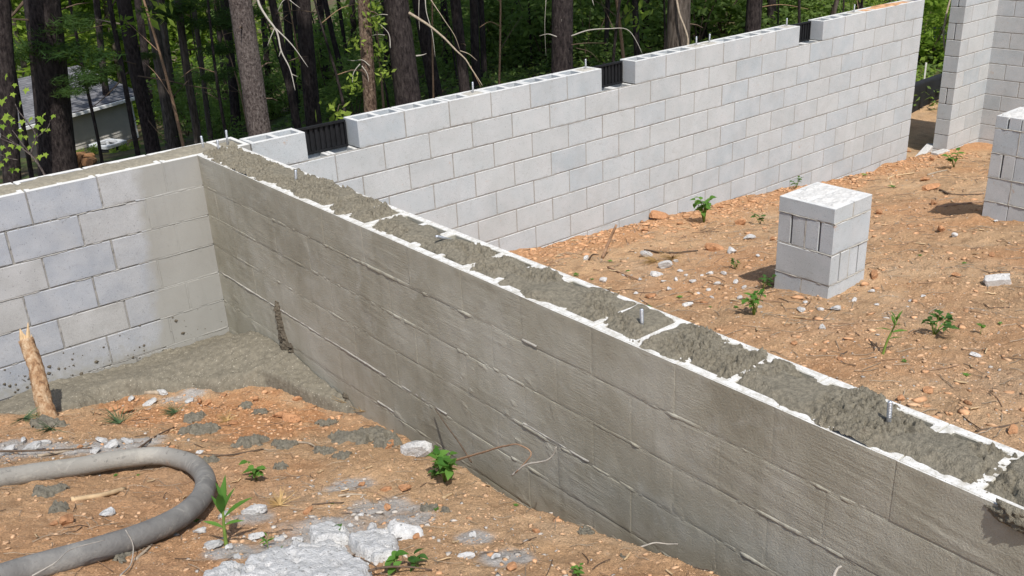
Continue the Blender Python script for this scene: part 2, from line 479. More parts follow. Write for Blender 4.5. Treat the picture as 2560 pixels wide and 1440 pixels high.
def ground_mat():
    m, nt, b = nmat('clay_soil', .96, .1)
    pos, g = wpos(nt)
    at = N(nt, 'ShaderNodeVertexColor'); at.layer_name = 'stain'
    sep = N(nt, 'ShaderNodeSeparateColor'); lk(nt, at.outputs[0], sep.inputs[0])
    big = noise(nt, pos, .9, 5, .6)
    c = ramp(nt, big, [(.3, (.425, .272, .155)), (.5, (.53, .348, .202)), (.7, (.60, .41, .25))])
    pale = math_(nt, 'MULTIPLY', rampf(nt, noise(nt, pos, 1.3, 5, .65, .5), .54, .66), .5)
    c = mixc(nt, pale, c, (.52, .40, .28))
    mid = noise(nt, pos, 7, 5, .62)
    c = mixc(nt, 1.0, c, ramp(nt, mid, [(.3, (.74, .72, .70)), (.5, (1, 1, 1)), (.7, (1.16, 1.14, 1.1))]), 'MULTIPLY')
    clayp = math_(nt, 'MULTIPLY', rampf(nt, noise(nt, pos, .75, 5, .6, .3), .46, .62), .55)
    redc = ramp(nt, noise(nt, pos, 22, 5, .6), [(.3, (.42, .20, .09)), (.6, (.56, .285, .135)), (.75, (.60, .37, .21))])
    c = mixc(nt, math_(nt, 'MAXIMUM', clayp, math_(nt, 'MULTIPLY', sep.outputs[1], .85)), c, redc)
    gr = noise(nt, pos, 150, 3, .7)
    c = mixc(nt, 1.0, c, ramp(nt, gr, [(.3, (.66, .64, .62)), (.5, (1, 1, 1)), (.7, (1.22, 1.2, 1.16))]), 'MULTIPLY')
    # pale pebbles and dark flecks: litter plus shadow specks painted into the soil colour
    vor = N(nt, 'ShaderNodeTexVoronoi'); vor.inputs['Scale'].default_value = 70; lk(nt, pos, vor.inputs['Vector'])
    pb = math_(nt, 'MULTIPLY', rampf(nt, vor.outputs['Distance'], .34, .22), rampf(nt, noise(nt, pos, 31, 2), .55, .63))
    c = mixc(nt, math_(nt, 'MULTIPLY', pb, .55), c, (.58, .45, .33))
    fl = math_(nt, 'MAXIMUM', rampf(nt, noise(nt, pos, 62, 3, .65), .64, .70), rampf(nt, noise(nt, pos, 130, 2, .6), .66, .72))
    c = mixc(nt, math_(nt, 'MULTIPLY', fl, .62), c, (.13, .078, .042))
    dustc = mixc(nt, noise(nt, pos, 40, 4), (.40, .385, .36), (.54, .53, .51))
    c = mixc(nt, math_(nt, 'MULTIPLY', sep.outputs[0], .88), c, dustc)
    lit = ramp(nt, noise(nt, pos, 3.5, 6, .65), [(.3, (.06, .046, .03)), (.5, (.12, .09, .055)), (.68, (.19, .145, .09))])
    lit = mixc(nt, rampf(nt, noise(nt, pos, .45, 4, .6), .44, .6), lit, (.075, .105, .035))
    c = mixc(nt, sep.outputs[2], c, lit)
    lk(nt, c, b.inputs['Base Color'])
    n1 = bump(nt, b, noise(nt, pos, 34, 6, .72), .85, .04)
    bump(nt, b, noise(nt, pos, 140, 3, .7), .6, .010, n1)
    return m
M_GROUND = ground_mat()
put('ground', gm, M_GROUND, kind='structure')

# ------------------------------------------------------------------ block pieces
BL, BH = .4064, .2032
JT = .0095
def plan_mesh(name, xs, ys, removed, H, bevel=.003):
    """extrude a plan made of grid cells (some removed), centred on the origin, z 0 at the top face"""
    nx, ny = len(xs) - 1, len(ys) - 1
    solid = lambda i, j: 0 <= i < nx and 0 <= j < ny and (i, j) not in removed
    bm = bmesh.new(); vt = {}
    def V(i, j, k):
        if (i, j, k) not in vt: vt[(i, j, k)] = bm.verts.new((xs[i], ys[j], 0 if k else -H))
        return vt[(i, j, k)]
    for i in range(nx):
        for j in range(ny):
            if not solid(i, j): continue
            bm.faces.new((V(i, j, 1), V(i + 1, j, 1), V(i + 1, j + 1, 1), V(i, j + 1, 1)))
            bm.faces.new((V(i, j, 0), V(i, j + 1, 0), V(i + 1, j + 1, 0), V(i + 1, j, 0)))
            if not solid(i - 1, j): bm.faces.new((V(i, j, 0), V(i, j, 1), V(i, j + 1, 1), V(i, j + 1, 0)))
            if not solid(i + 1, j): bm.faces.new((V(i + 1, j, 0), V(i + 1, j + 1, 0), V(i + 1, j + 1, 1), V(i + 1, j, 1)))
            if not solid(i, j - 1): bm.faces.new((V(i, j, 0), V(i + 1, j, 0), V(i + 1, j, 1), V(i, j, 1)))
            if not solid(i, j + 1): bm.faces.new((V(i, j + 1, 0), V(i, j + 1, 1), V(i + 1, j + 1, 1), V(i + 1, j + 1, 0)))
    if bevel:
        bm.normal_update()
        es = [e for e in bm.edges if len(e.link_faces) == 2 and e.calc_face_angle(0) > 1.2]
        bmesh.ops.bevel(bm, geom=es, offset=bevel, segments=1, affect='EDGES', clamp_overlap=True)
    me = bpy.data.meshes.new(name); bm.to_mesh(me); bm.free()
    return me
_bm = {}
def block_mesh(L, T, H=BH - JT, hollow=True, slots=0):
    """slots: 1 = groove in the -x end, 2 = both ends"""
    key = (round(L, 4), round(T, 4), round(H, 4), hollow, slots)
    if key in _bm: return _bm[key]
    sh = .032 if T < .25 else .036
    hl = L / 2; ht = T / 2
    xs = [-hl]; rem = set()
    if slots: xs.append(-hl + .03)
    else: xs.append(-hl + .03)
    if L > .3:
        xs += [-.017, .017]
    xs += [hl - .03, hl]
    g = .0065
    ys = [-ht, -ht + sh, -g, g, ht - sh, ht]
    n = len(xs) - 1
    if hollow:
        cores = [1, 3] if L > .3 else [1]
        for i in cores:
            for j in (1, 2, 3): rem.add((i, j))
    if slots >= 1: rem.add((0, 2))
    if slots >= 2: rem.add((n - 1, 2))
    me = plan_mesh('concrete_block', xs, ys, rem, H)
    _bm[key] = me
    return me
rng = random.Random(7)
def place_block(parent, x, y, ztop, L, T, mat, rz=0.0, hollow=True, slots=0, H=BH - JT, jit=.0012, name='concrete_block'):
    me = block_mesh(L, T, H, hollow, slots)
    if len(me.materials) == 0: me.materials.append(None)
    o = bpy.data.objects.new(name, me); COL.objects.link(o); o.parent = parent
    o.material_slots[0].link = 'OBJECT'; o.material_slots[0].material = mat
    o.location = (x + rng.uniform(-jit, jit), y + rng.uniform(-jit, jit), ztop + rng.uniform(-.0007, .0007))
    o.rotation_euler = (rng.uniform(-.0015, .0015), rng.uniform(-.0015, .0015), rz + rng.uniform(-.002, .002))
    return o

def strips(name, P, beds, heads, amp, half, seed, mat, parent, step=.012, rec=.004, bias=.0, vamp=.45):
    """mortar squeezed out of joints. P(s, z, out) -> xyz; beds (s0, s1, z), heads (s, z0, z1)"""
    vs, fs = [], []
    prof = np.linspace(-1, 1, 7)
    k0 = 0
    for kk, (a, b, c, vert) in enumerate([(s0, s1, z, 0) for s0, s1, z in beds] + [(z0, z1, s, 1) for s, z0, z1 in heads]):
        n = max(2, int(abs(b - a) / step)); t = np.linspace(a, b, n)
        p1 = fbm(t * 5, t * 0 + kk * 3.7, seed, 3); p2 = fbm(t * 33, t * 0 + kk * 5.1, seed + 9, 3)
        pk = amp * np.clip(bias + .9 * p1 + .55 * p2, -.5, 1.6) * (vamp if vert else 1)
        wob = .003 * fbm(t * 11, t * 0 + kk, seed + 20, 3)
        wd = half * (1 + .35 * fbm(t * 9, t * 0 + kk * 2.3, seed + 30, 2))
        for i in range(n):
            for q in prof:
                out = -rec + (rec + pk[i]) * (1 - q * q) if pk[i] > 0 else -rec + pk[i] * .3 * (1 - q * q)
                if abs(q) == 1: out = -rec - .004
                off = c + wob[i] + q * wd[i]
                vs.append(P(off, t[i], out) if vert else P(t[i], off, out))
        for i in range(n - 1):
            for q in range(6):
                a_ = k0 + i * 7 + q
                fs.append((a_, a_ + 1, a_ + 8, a_ + 7))
        k0 += n * 7
    return put(name, mesh(name, np.array(vs), fs, True), mat, parent)

# ------------------------------------------------------------------ back wall
def wall_thing(*a):
    return tag(thing(*a), kind='thing')
G0 = 1.1833           # first joint right of the first vent opening, top course
XB0 = G0 - 2 * BL     # where the 8-inch wall leaves the corner
XB1 = G0 + 19 * BL
TB = .194
GAPS = [(-1, 0), (6, 7), (13, 14)]
bw = wall_thing('foundation_wall', 'long pale grey concrete block wall with three vent openings, running to the right', 'wall', (5, .1, -2))
def rel(o, parent):
    o.location = Vector(o.location) - parent.location
    return o
def front_z(x): return gzs(x, -.05)
for n in range(10):
    zt = -n * BH - JT / 2 * (n > 0)
    H = BH - JT if n else BH - JT / 2
    js = [G0 + k * BL for k in range(-2, 20)] if n % 2 == 0 else [XB0] + [G0 + (k + .5) * BL for k in range(-2, 19)] + [XB1]
    for k in range(len(js) - 1):
        a, b = js[k], js[k + 1]
        if n == 0 and any(abs(a - (G0 + ga * BL)) < .01 for ga, gb in GAPS): continue
        if zt < front_z((a + b) / 2) - .12: continue
        L = b - a - JT
        if k == len(js) - 2: L += JT / 2
        cx = (a + b) / 2 + (JT / 4 if k == len(js) - 2 else 0)
        rel(place_block(bw, cx, TB / 2, zt, L, TB, M_BLOCK_FAR, H=H), bw)
mb = MB()
for ya, yb in ((.0035, .028), (TB - .028, TB - .0035)):
    mb.box((XB0 + .002, ya, -2.15), (XB1 - .004, yb, -BH - .001))
    last = XB0 + .002
    for ga, gb in GAPS + [(19, 20)]:
        xa = G0 + ga * BL - (.004 if ga == 19 else .012)
        mb.box((last, ya, -BH - .0015), (xa, yb, -.004)); last = G0 + gb * BL + .012
mo = put('mortar_bed', mb.mesh('mortar_bed'), M_MORTAR, bw); rel(mo, bw)
_beds = [(XB0 + .01, XB1 - .01, -n * BH) for n in range(2, 10)]
for a_, b_ in ((-2, -1), (0, 6), (7, 13), (14, 19)): _beds.append((G0 + a_ * BL + .01, G0 + b_ * BL - .01, -BH))
_heads = [(G0 + (k + (.5 if n % 2 else 0)) * BL, -n * BH - BH + .006, -n * BH - .006) for n in range(10) for k in range(-2, 19) if not (n == 0 and k in (-2, -1, 0, 6, 7, 13, 14)) and G0 + k * BL > XB0 + .05]
rel(strips('mortar_joints', lambda s, z, o: (s, -o, z), _beds, _heads, .0030, .0052, 460, M_MORTAR, bw, step=.02, rec=.0030, bias=-.25, vamp=1.0), bw)
# grout-filled cores with anchor bolts along the back wall
def bolt_mesh(h=.085, r=.0075):
    b_ = MB(); b_.tube([(0, 0, -.08), (0, 0, h - .004), (0, 0, h)], [r, r, r * .75], 10)
    for i in range(9):
        z = h - .010 - i * .0055
        b_.tube([(0, 0, z), (0, 0, z + .0025)], [r * 1.06, r * 1.06], 10)
    return b_.mesh('anchor_bolt', True)
BOLT = bolt_mesh(); BOLT.materials.append(M_STEEL)
def bolt(parent, x, y, z, tilt=(0, 0), s=1.0):
    o = put('anchor_bolt', BOLT, None, parent, (x, y, z), (tilt[0], tilt[1], rng.uniform(0, 3)), s); return rel(o, parent)
def core_fill(parent, x, y, z, lx, ly, mat, seed, top=.003):
    n = 16
    X, Y = np.meshgrid(np.linspace(-1, 1, n), np.linspace(-1, 1, n), indexing='ij')
    Z = top + .006 * fbm(X * 3 + seed, Y * 3, seed, 4) - .02 * ss(.75, 1.0, np.maximum(np.abs(X), np.abs(Y)))
    i = np.arange(n * n).reshape(n, n)
    f = np.stack([i[:-1, :-1], i[1:, :-1], i[1:, 1:], i[:-1, 1:]], -1).reshape(-1, 4)
    o = put('grout_fill', mesh('grout_fill', np.stack([X * lx / 2, Y * ly / 2, Z], -1).reshape(-1, 3), f, True), mat, parent, (x, y, z)); return rel(o, parent)
for i, u in enumerate([1180, 1467, 1741, 1770, 1969, 2134]):
    p = hit(u, {1180: 228, 1467: 168, 1741: 110, 1770: 106, 1969: 62, 2134: 28}[u], 1, TB / 2)
    x = p[0]
    # snap to the nearest core centre
    k = math.floor((x - G0) / BL); fr = (x - G0) / BL - k
    cxx = G0 + (k + (.27 if fr < .5 else .73)) * BL
    core_fill(bw, cxx, TB / 2, 0, .155, .135, M_MORTAR_P, 200 + i)
    bolt(bw, cxx + .01, TB / 2, .0, (rng.uniform(-.06, .06), rng.uniform(-.06, .06)), 1.0)
# clay spilled on the far end of the wall top
# ------------------------------------------------------------------ left wall (12 inch, slurry-splashed)
TL = .295
lw = wall_thing('foundation_wall', 'bluish grey block wall at the left corner, partly smeared with cement slurry', 'wall', (-1, .15, -1.4))
LO = -.636
XL0, XL1 = -3.9, XB0 - JT / 2
jl = {}
for n in range(8):
    zt = -n * BH - JT / 2 * (n > 0); H = BH - JT if n else BH - JT / 2
    off = LO if n % 2 == 0 else LO + .62 * BL
    js = [j for j in [off + k * BL for k in range(-10, 6)] if XL0 < j < XL1 - .12]
    js = js + [XL1 + JT / 2]
    jl[n] = js
    for a, b in zip(js[:-1], js[1:]):
        if b - a < .06: continue
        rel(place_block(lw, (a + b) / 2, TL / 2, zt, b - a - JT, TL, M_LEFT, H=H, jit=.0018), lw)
mb = MB()
mb.box((XL0 + .1, .006, -1.7), (XL1, .030, -.006)); mb.box((XL0 + .1, TL - .030, -1.7), (XL1, TL - .006, -.006))
rel(put('mortar_bed', mb.mesh('mortar_bed'), M_MORTAR_L, lw), lw)
PL = lambda s, z, o: (s, -o, z)
_hl = [(j, -n * BH + .004 - BH, -n * BH - .004) for n in range(0, 7) for j in jl[n] if j < -.03]
rel(strips('mortar_joints', PL, [(XL0 + .3, -.44, -n * BH) for n in range(1, 7)], [h for h in _hl if h[0] < -.44], .006, .0065, 300, M_MORTAR_L, lw, bias=-.1, rec=.0065), lw)
# joints smeared flush by the slurry next to the cross wall
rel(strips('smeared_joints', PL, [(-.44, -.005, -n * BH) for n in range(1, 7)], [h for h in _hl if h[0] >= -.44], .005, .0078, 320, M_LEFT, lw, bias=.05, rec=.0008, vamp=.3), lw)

# ------------------------------------------------------------------ cross wall (12 inch, coated)
T2 = .289
cw = wall_thing('foundation_wall', 'cross wall coming toward the viewer, smeared with wet mortar, cores filled with grout', 'wall', (.145, -3, -1.2))
JO = -3.6245
Y2 = -6.35
def relief(y, z):
    d = .0016 * fbm(y * 3, z * 3, 81, 3) + .0008 * fbm(y * 22, z * 22, 82, 3)
    # trowel strokes: fine ridges drawn along slightly tilted arcs
    pm = ss(.12, .3, fbm(y * 2.3 + 4, z * 2.9, 83, 2))
    q = z * 1.0 - .07 * y + .03 * np.sin(y * 2.1) + .012 * fbm(y * 3, z * 3, 88, 2)
    d = d + pm * .0005 * vn(q * 62, y * 4, 84) + pm * .0007 * np.maximum(0, vn(q * 48, y * 3, 85))
    # lumps and scraps left standing
    lm = ss(.42, .62, fbm(y * 13, z * 17, 86, 3)) * ss(.1, .4, fbm(y * 1.3, z * 1.7, 87, 2))
    return d + .0025 * lm
jc = {}
SK = .0075
for n in range(8):
    zt = -n * BH - JT / 2 * (n > 0); H = BH - JT if n else BH - JT / 2
    off = JO if n % 2 == 0 else JO + .5 * BL
    js = sorted([j for j in [off + k * BL for k in range(-9, 12)] if Y2 < j < -.1] + [0.004])
    jc[n] = js
    for a, b in zip(js[:-1], js[1:]):
        L = b - a - .0004; cy = (a + b) / 2
        if zt < gzs(-.02, cy) - .05: continue
        bb = block_mesh(L, T2 - .006, H, True, 0)
        v0 = np.empty(len(bb.vertices) * 3, np.float32); bb.vertices.foreach_get('co', v0); v0 = v0.reshape(-1, 3)
        f0 = [tuple(p.vertices) for p in bb.polygons]
        # plan mesh runs along x: turn it to run along y
        v1 = np.stack([-v0[:, 1] + .003 + T2 / 2, v0[:, 0], v0[:, 2]], -1)
        st = .010 if cy < -1.5 else .014
        ny, nz = max(3, int(L / st)), max(3, int(H / st))
        yy, zz = np.meshgrid(np.linspace(-L / 2, L / 2, ny), np.linspace(-H, 0, nz), indexing='ij')
        tone = rng.uniform(-.0012, .0012)
        xx = -relief(yy + cy, zz + zt) + tone
        ed = np.minimum(np.minimum(yy + L / 2, L / 2 - yy), np.minimum(zz + H, -zz))
        xx = xx + .0007 * ss(.005, 0, ed)
        g_ = np.stack([xx, yy, zz], -1).reshape(-1, 3)
        i = np.arange(ny * nz).reshape(ny, nz)
        ff = np.stack([i[:-1, :-1], i[:-1, 1:], i[1:, 1:], i[1:, :-1]], -1).reshape(-1, 4)
        rim = np.concatenate([i[:, 0], i[-1, 1:], i[-2::-1, -1], i[0, -2:0:-1]])
        rv = g_[rim].copy(); rv[:, 0] = .0061
        nb = len(v1); ng = len(g_)
        fl = f0 + [tuple(int(q) + nb for q in r) for r in ff]
        m_ = len(rim)
        for k in range(m_):
            k2 = (k + 1) % m_
            fl.append((nb + int(rim[k]), nb + int(rim[k2]), nb + ng + k2, nb + ng + k))
        me = mesh('concrete_block', np.concatenate([v1, g_, rv]), fl)
        o = put('concrete_block', me, M_COAT, cw, (0, cy, zt)); rel(o, cw)
mb = MB()
mb.box((.010, Y2 + .1, -1.75), (.034, -.002, -.008)); mb.box((T2 - .034, Y2 + .1, -1.75), (T2 - .008, -.002, -.008))
rel(put('mortar_bed', mb.mesh('mortar_bed'), M_MORTAR_W, cw), cw)
PC = lambda s, z, o: (-o, s, z)
rel(strips('mortar_joints', PC, [(Y2 + .1, -.004, -n * BH) for n in range(1, 7)],
       [(j, -n * BH + .004 - BH, -n * BH - .004) for n in range(0, 7) for j in jc[n] if j < -.05 and (int(abs(j) * 100) + n * 7) % 3 == 0], .0085, .0105, 400, M_COAT_J, cw, step=.009, rec=.0006, bias=-.22, vamp=.14), cw)
# paler drawn-out ridges on the cross wall
rel(strips('mortar_ridge', PC, [(-2.62, -.03, -4 * BH + .012), (-3.60, -3.20, -3 * BH + .012), (-2.30, -1.97, -5 * BH + .02), (-3.31, -3.22, -BH + .008)], [], .0055, .008, 430, M_MORTAR_P, cw, rec=.001, bias=.4), cw)
# dark clots of grout slumped down the face
def clot(y, z0, z1, w, out, seed, name='grout_drip', mat=None):
    n, m = int((z1 - z0) / .005), 30
    tz, ty = np.meshgrid(np.linspace(0, 1, n), np.linspace(-1, 1, m), indexing='ij')
    ww = w * (.55 + .45 * np.sin(np.clip(tz * 1.25 + .15, 0, 1) * math.pi)) * (1 + .3 * fbm(tz * 6, ty * 0 + seed, seed, 2))
    Y = y + ty * ww + .03 * (tz - .5) * (1 if seed % 2 else -1)
    prof = (1 - ty ** 2) * np.minimum(1, np.minimum(tz * 8, (1 - tz) * 8))
    Z0 = z0 + tz * (z1 - z0)
    O = -.004 + out * prof + .012 * prof ** .5 * (fbm(Y * 45, tz * 22, seed + 3, 3) + 1.2 * (.5 - worley(Y * 60, Z0 * 60, seed)))
    Z = z0 + tz * (z1 - z0)
    i = np.arange(n * m).reshape(n, m)
    f = np.stack([i[:-1, :-1], i[:-1, 1:], i[1:, 1:], i[1:, :-1]], -1).reshape(-1, 4)
    return rel(put(name, mesh(name, np.stack([-O, Y, Z], -1).reshape(-1, 3), f, True), mat or M_CLOT, cw), cw)
clot(-.885, -1.13, -.75, .062, .026, 501)
clot(-.97, -1.16, -.99, .045, .016, 502)
clot(-1.62, -1.2, -1.09, .06, .014, 503)
clot(-5.17, -.045, .016, .085, .022, 505, mat=M_GROUT)

# grout heaped in the cores of the cross wall: one fill per block
def grout_z(x, y):
    c = (x - T2 / 2)
    lo = fbm(y * 2.1, y * 0 + 1.5, 91, 2)
    wide = ss(-2.9, -.8, y) * .028 + .042 * lo + .03 * ss(-3.75, -3.95, y) * ss(-4.15, -3.98, y) + .035 * ss(-4.45, -4.62, y) * ss(-4.83, -4.7, y)
    side = .5 * fbm(y * 3.1, x * 0 + 7.7, 92, 2)
    e = np.abs(c + .07 * side) - (.098 + wide) - .034 * fbm(x * 13, y * 13, 93, 3)
    ph = ((y - JO) / BL) % 1.0
    web = np.minimum(np.abs(ph - .0), np.minimum(np.abs(ph - 1), np.abs(ph - .5)))
    wv = .5 + .5 * vn(np.floor((y - JO) / (BL / 2) + .25), y * 0, 94)
    webm = (1 - ss(.03, .085, web + .03 * fbm(x * 15, y * 15, 95, 2))) * ss(.45, .75, wv)
    z = .026 * ss(.03, -.05, e) - .010 - .06 * ss(-.002, .02, e) - .022 * webm
    rough = ss(.02, -.03, e)
    crm = ss(-.16, .10, fbm(x * 4.5, y * 4.5, 99, 2) + .04)
    wx = x + .006 * fbm(x * 40, y * 40, 104, 2); wy = y + .006 * fbm(x * 40 + 9, y * 40, 105, 2)
    lump = .013 * (.55 - worley(wx * 46, wy * 46, 97)) + .009 * (.55 - worley(wx * 95, wy * 95, 98))
    z = z + rough * (.014 * fbm(x * 7, y * 7, 96, 3) + crm * (lump * (.7 + fbm(x * 15, y * 15, 102, 2)) * 2.3 + .006 * fbm(x * 85, y * 85, 103, 2) - .014 * ss(.16, .3, fbm(x * 40, y * 26, 101, 2))) + .002 * fbm(x * 70, y * 70, 106, 2))
    # a hollow where the grout has sunk beside a joint
    z = z - .05 * np.exp(-(((x - .235) / .03) ** 2 + ((y + 2.80) / .04) ** 2)) - .05 * np.exp(-(((x - .215) / .02) ** 2 + ((y + 4.36) / .03) ** 2))
    z = z - .03 * np.exp(-(((y - JO - .012) / .010) ** 2))
    return z
segs = sorted([j for j in jc[0] if j > Y2 + .2])
for a, b in zip(segs[:-1], segs[1:]):
    st = .0036 if b < -2.4 else .0055
    xs = np.linspace(.004, T2 - .004, int(T2 / st)); ys = np.linspace(a, b, int((b - a) / st))
    X, Y = np.meshgrid(xs, ys, indexing='ij')
    Z = grout_z(X, Y)
    i = np.arange(X.size).reshape(X.shape)
    f = np.stack([i[:-1, :-1], i[1:, :-1], i[1:, 1:], i[:-1, 1:]], -1).reshape(-1, 4)
    rel(put('grout_fill', mesh('grout_fill', np.stack([X, Y, Z], -1).reshape(-1, 3), f, False), M_GROUT, cw), cw)
for (u, v, t) in ((547, 378, .05), (740, 456, .1), (1605, 818, .0), (2222, 1058, -.05)):
    p = hit(u, v, 2, .008); bolt(cw, p[0], p[1], .0, (t, .03), .95)
# bent bolt lying nearly flat
p = hit(1115, 598, 2, .01); bolt(cw, p[0], p[1], .012, (.2, -1.1), 1.0)

# grout along the left wall top
def grout_zl(x, y):
    c = y - TL / 2
    e = np.abs(c) - .105 - .02 * fbm(x * 3, y * 0, 191, 2) - .018 * fbm(x * 16, y * 16, 192, 3) - .012
    ph = ((x - LO) / BL) % 1.0
    webm = (1 - ss(.02, .06, np.minimum(ph, 1 - ph))) * .12
    z = .016 * ss(.02, -.05, e) - .009 - .05 * ss(-.002, .02, e) - .016 * webm
    z = z - .02 * ss(.14, .24, x)
    return z + ss(.02, -.03, e) * (.008 * fbm(x * 9, y * 9, 196, 3) + .006 * np.abs(fbm(x * 30, y * 30, 197, 3)))
sl_ = [j for j in jl[0] if j > -3.2]
for a, b in zip(sl_[:-1], sl_[1:]):
    xs = np.linspace(a, b, int((b - a) / .007)); ys = np.linspace(.006, TL - .006, int(TL / .007))
    X, Y = np.meshgrid(xs, ys, indexing='ij'); Z = grout_zl(X, Y)
    i = np.arange(X.size).reshape(X.shape)
    f = np.stack([i[:-1, :-1], i[1:, :-1], i[1:, 1:], i[:-1, 1:]], -1).reshape(-1, 4)
    rel(put('grout_fill', mesh('grout_fill', np.stack([X, Y, Z], -1).reshape(-1, 3), f, True), M_GROUT_D, lw), lw)
for (u, v) in ((508, 368), (568, 353)):
    p = hit(u, v, 2, .01); bolt(lw, p[0], p[1], .0, (.05, 0), 1.0)

# splashes of mortar low on the left wall
mb = MB(); q = random.Random(77)
for k in range(150):
    x = -q.random() ** .8 * 1.7; z = -1.24 + abs(q.gauss(0, .10)) + .05 * (x > -.6) * q.random()
    if q.random() < .25: x = -1.3 + q.gauss(0, .13); z = -1.15 + abs(q.gauss(0, .06))
    r = .003 + .012 * q.random() ** 3
    n = 7; vs = [(x, -r * .8, z)] + [(x + r * q.uniform(.7, 1.4) * math.cos(i * 6.283 / n), .001, z + r * q.uniform(.6, 1.2) * math.sin(i * 6.283 / n)) for i in range(n)]
    mb.add(vs, [(0, i + 1, (i + 1) % n + 1) for i in range(n)])
rel(put('mortar_splatter', mb.mesh('mortar_splatter'), M_CLOT, lw, kind='stuff'), lw)
# ------------------------------------------------------------------ walls beyond the door opening
rw = wall_thing('foundation_wall', 'taller block wall with an inside corner at the far right, beyond the door opening', 'wall', (10.5, -.5, -2.1))
XR0, XR1 = 9.91, 10.77
for n in range(-2, 11):
    zt = -n * BH - JT / 2
    # short return facing the viewer: block ends with a slot show on every third course
    even = n % 2 == 0
    js = [XR0, XR0 + .4064, XR1 + JT] if even else [XR0, XR0 + .2032, XR0 + .6096, XR1 + JT]
    for k, (a, b) in enumerate(zip(js[:-1], js[1:])):
        rel(place_block(rw, (a + b) / 2, TB / 2, zt, b - a - JT, TB, M_BLOCK_FAR, slots=1 if (k == 0 and n in (0, 2, 6)) else 0), rw)
    # side wall running toward the viewer's right
    off = -.02 if not even else -.02 - .2032
    ys = [0 + TB] if False else []
    js = [TB] + [off - .2 - k * BL for k in range(0, 9)]
    for a, b in zip(js[:-1], js[1:]):
        L = a - b - JT
        if L < .05: continue
        rel(place_block(rw, XR1 + TB / 2 + .001, (a + b) / 2, zt, L, TB, M_BLOCK_FAR, rz=math.pi / 2), rw)
mb = MB()
mb.box((XR0 + .009, .0035, -2.3), (XR1 + .02, .028, .4)); mb.box((XR0 + .009, TB - .028, -2.3), (XR1 + .02, TB - .0035, .4))
mb.box((XR1 + .0045, -3.3, -2.3), (XR1 + .028, TB, .4)); mb.box((XR1 + TB - .028, -3.3, -2.3), (XR1 + TB - .004, TB, .4))
mb.box((XR0 + .009, .03, -2.3), (XR0 + .03, .08, .4)); mb.box((XR0 + .009, TB - .08, -2.3), (XR0 + .03, TB - .03, .4))
rel(put('mortar_joints', mb.mesh('mortar_joints'), M_MORTAR, rw), rw)
# two loose block pieces making a sill on the ground in the opening
def chip_mesh(seed, sub=3, flat=.6, rough=.35):
    bm = bmesh.new(); bmesh.ops.create_icosphere(bm, subdivisions=sub, radius=1.0)
    r = random.Random(seed)
    planes = [(Vector((r.gauss(0, 1), r.gauss(0, 1), r.gauss(0, 1))).normalized(), r.uniform(.45, .85)) for _ in range(9)]
    for v in bm.verts:
        for nrm, d in planes:
            e = v.co.dot(nrm)
            if e > d: v.co -= nrm * (e - d)
        c_ = v.co
        k_ = float(fbm(np.array([c_.x * 3 + seed]), np.array([c_.y * 3 + c_.z * 2.3]), seed, 4)[0])
        v.co += v.co.normalized() * .26 * k_ * rough / .35
        v.co.z *= flat
    me = bpy.data.meshes.new('chip'); bm.to_mesh(me); bm.free(); return me

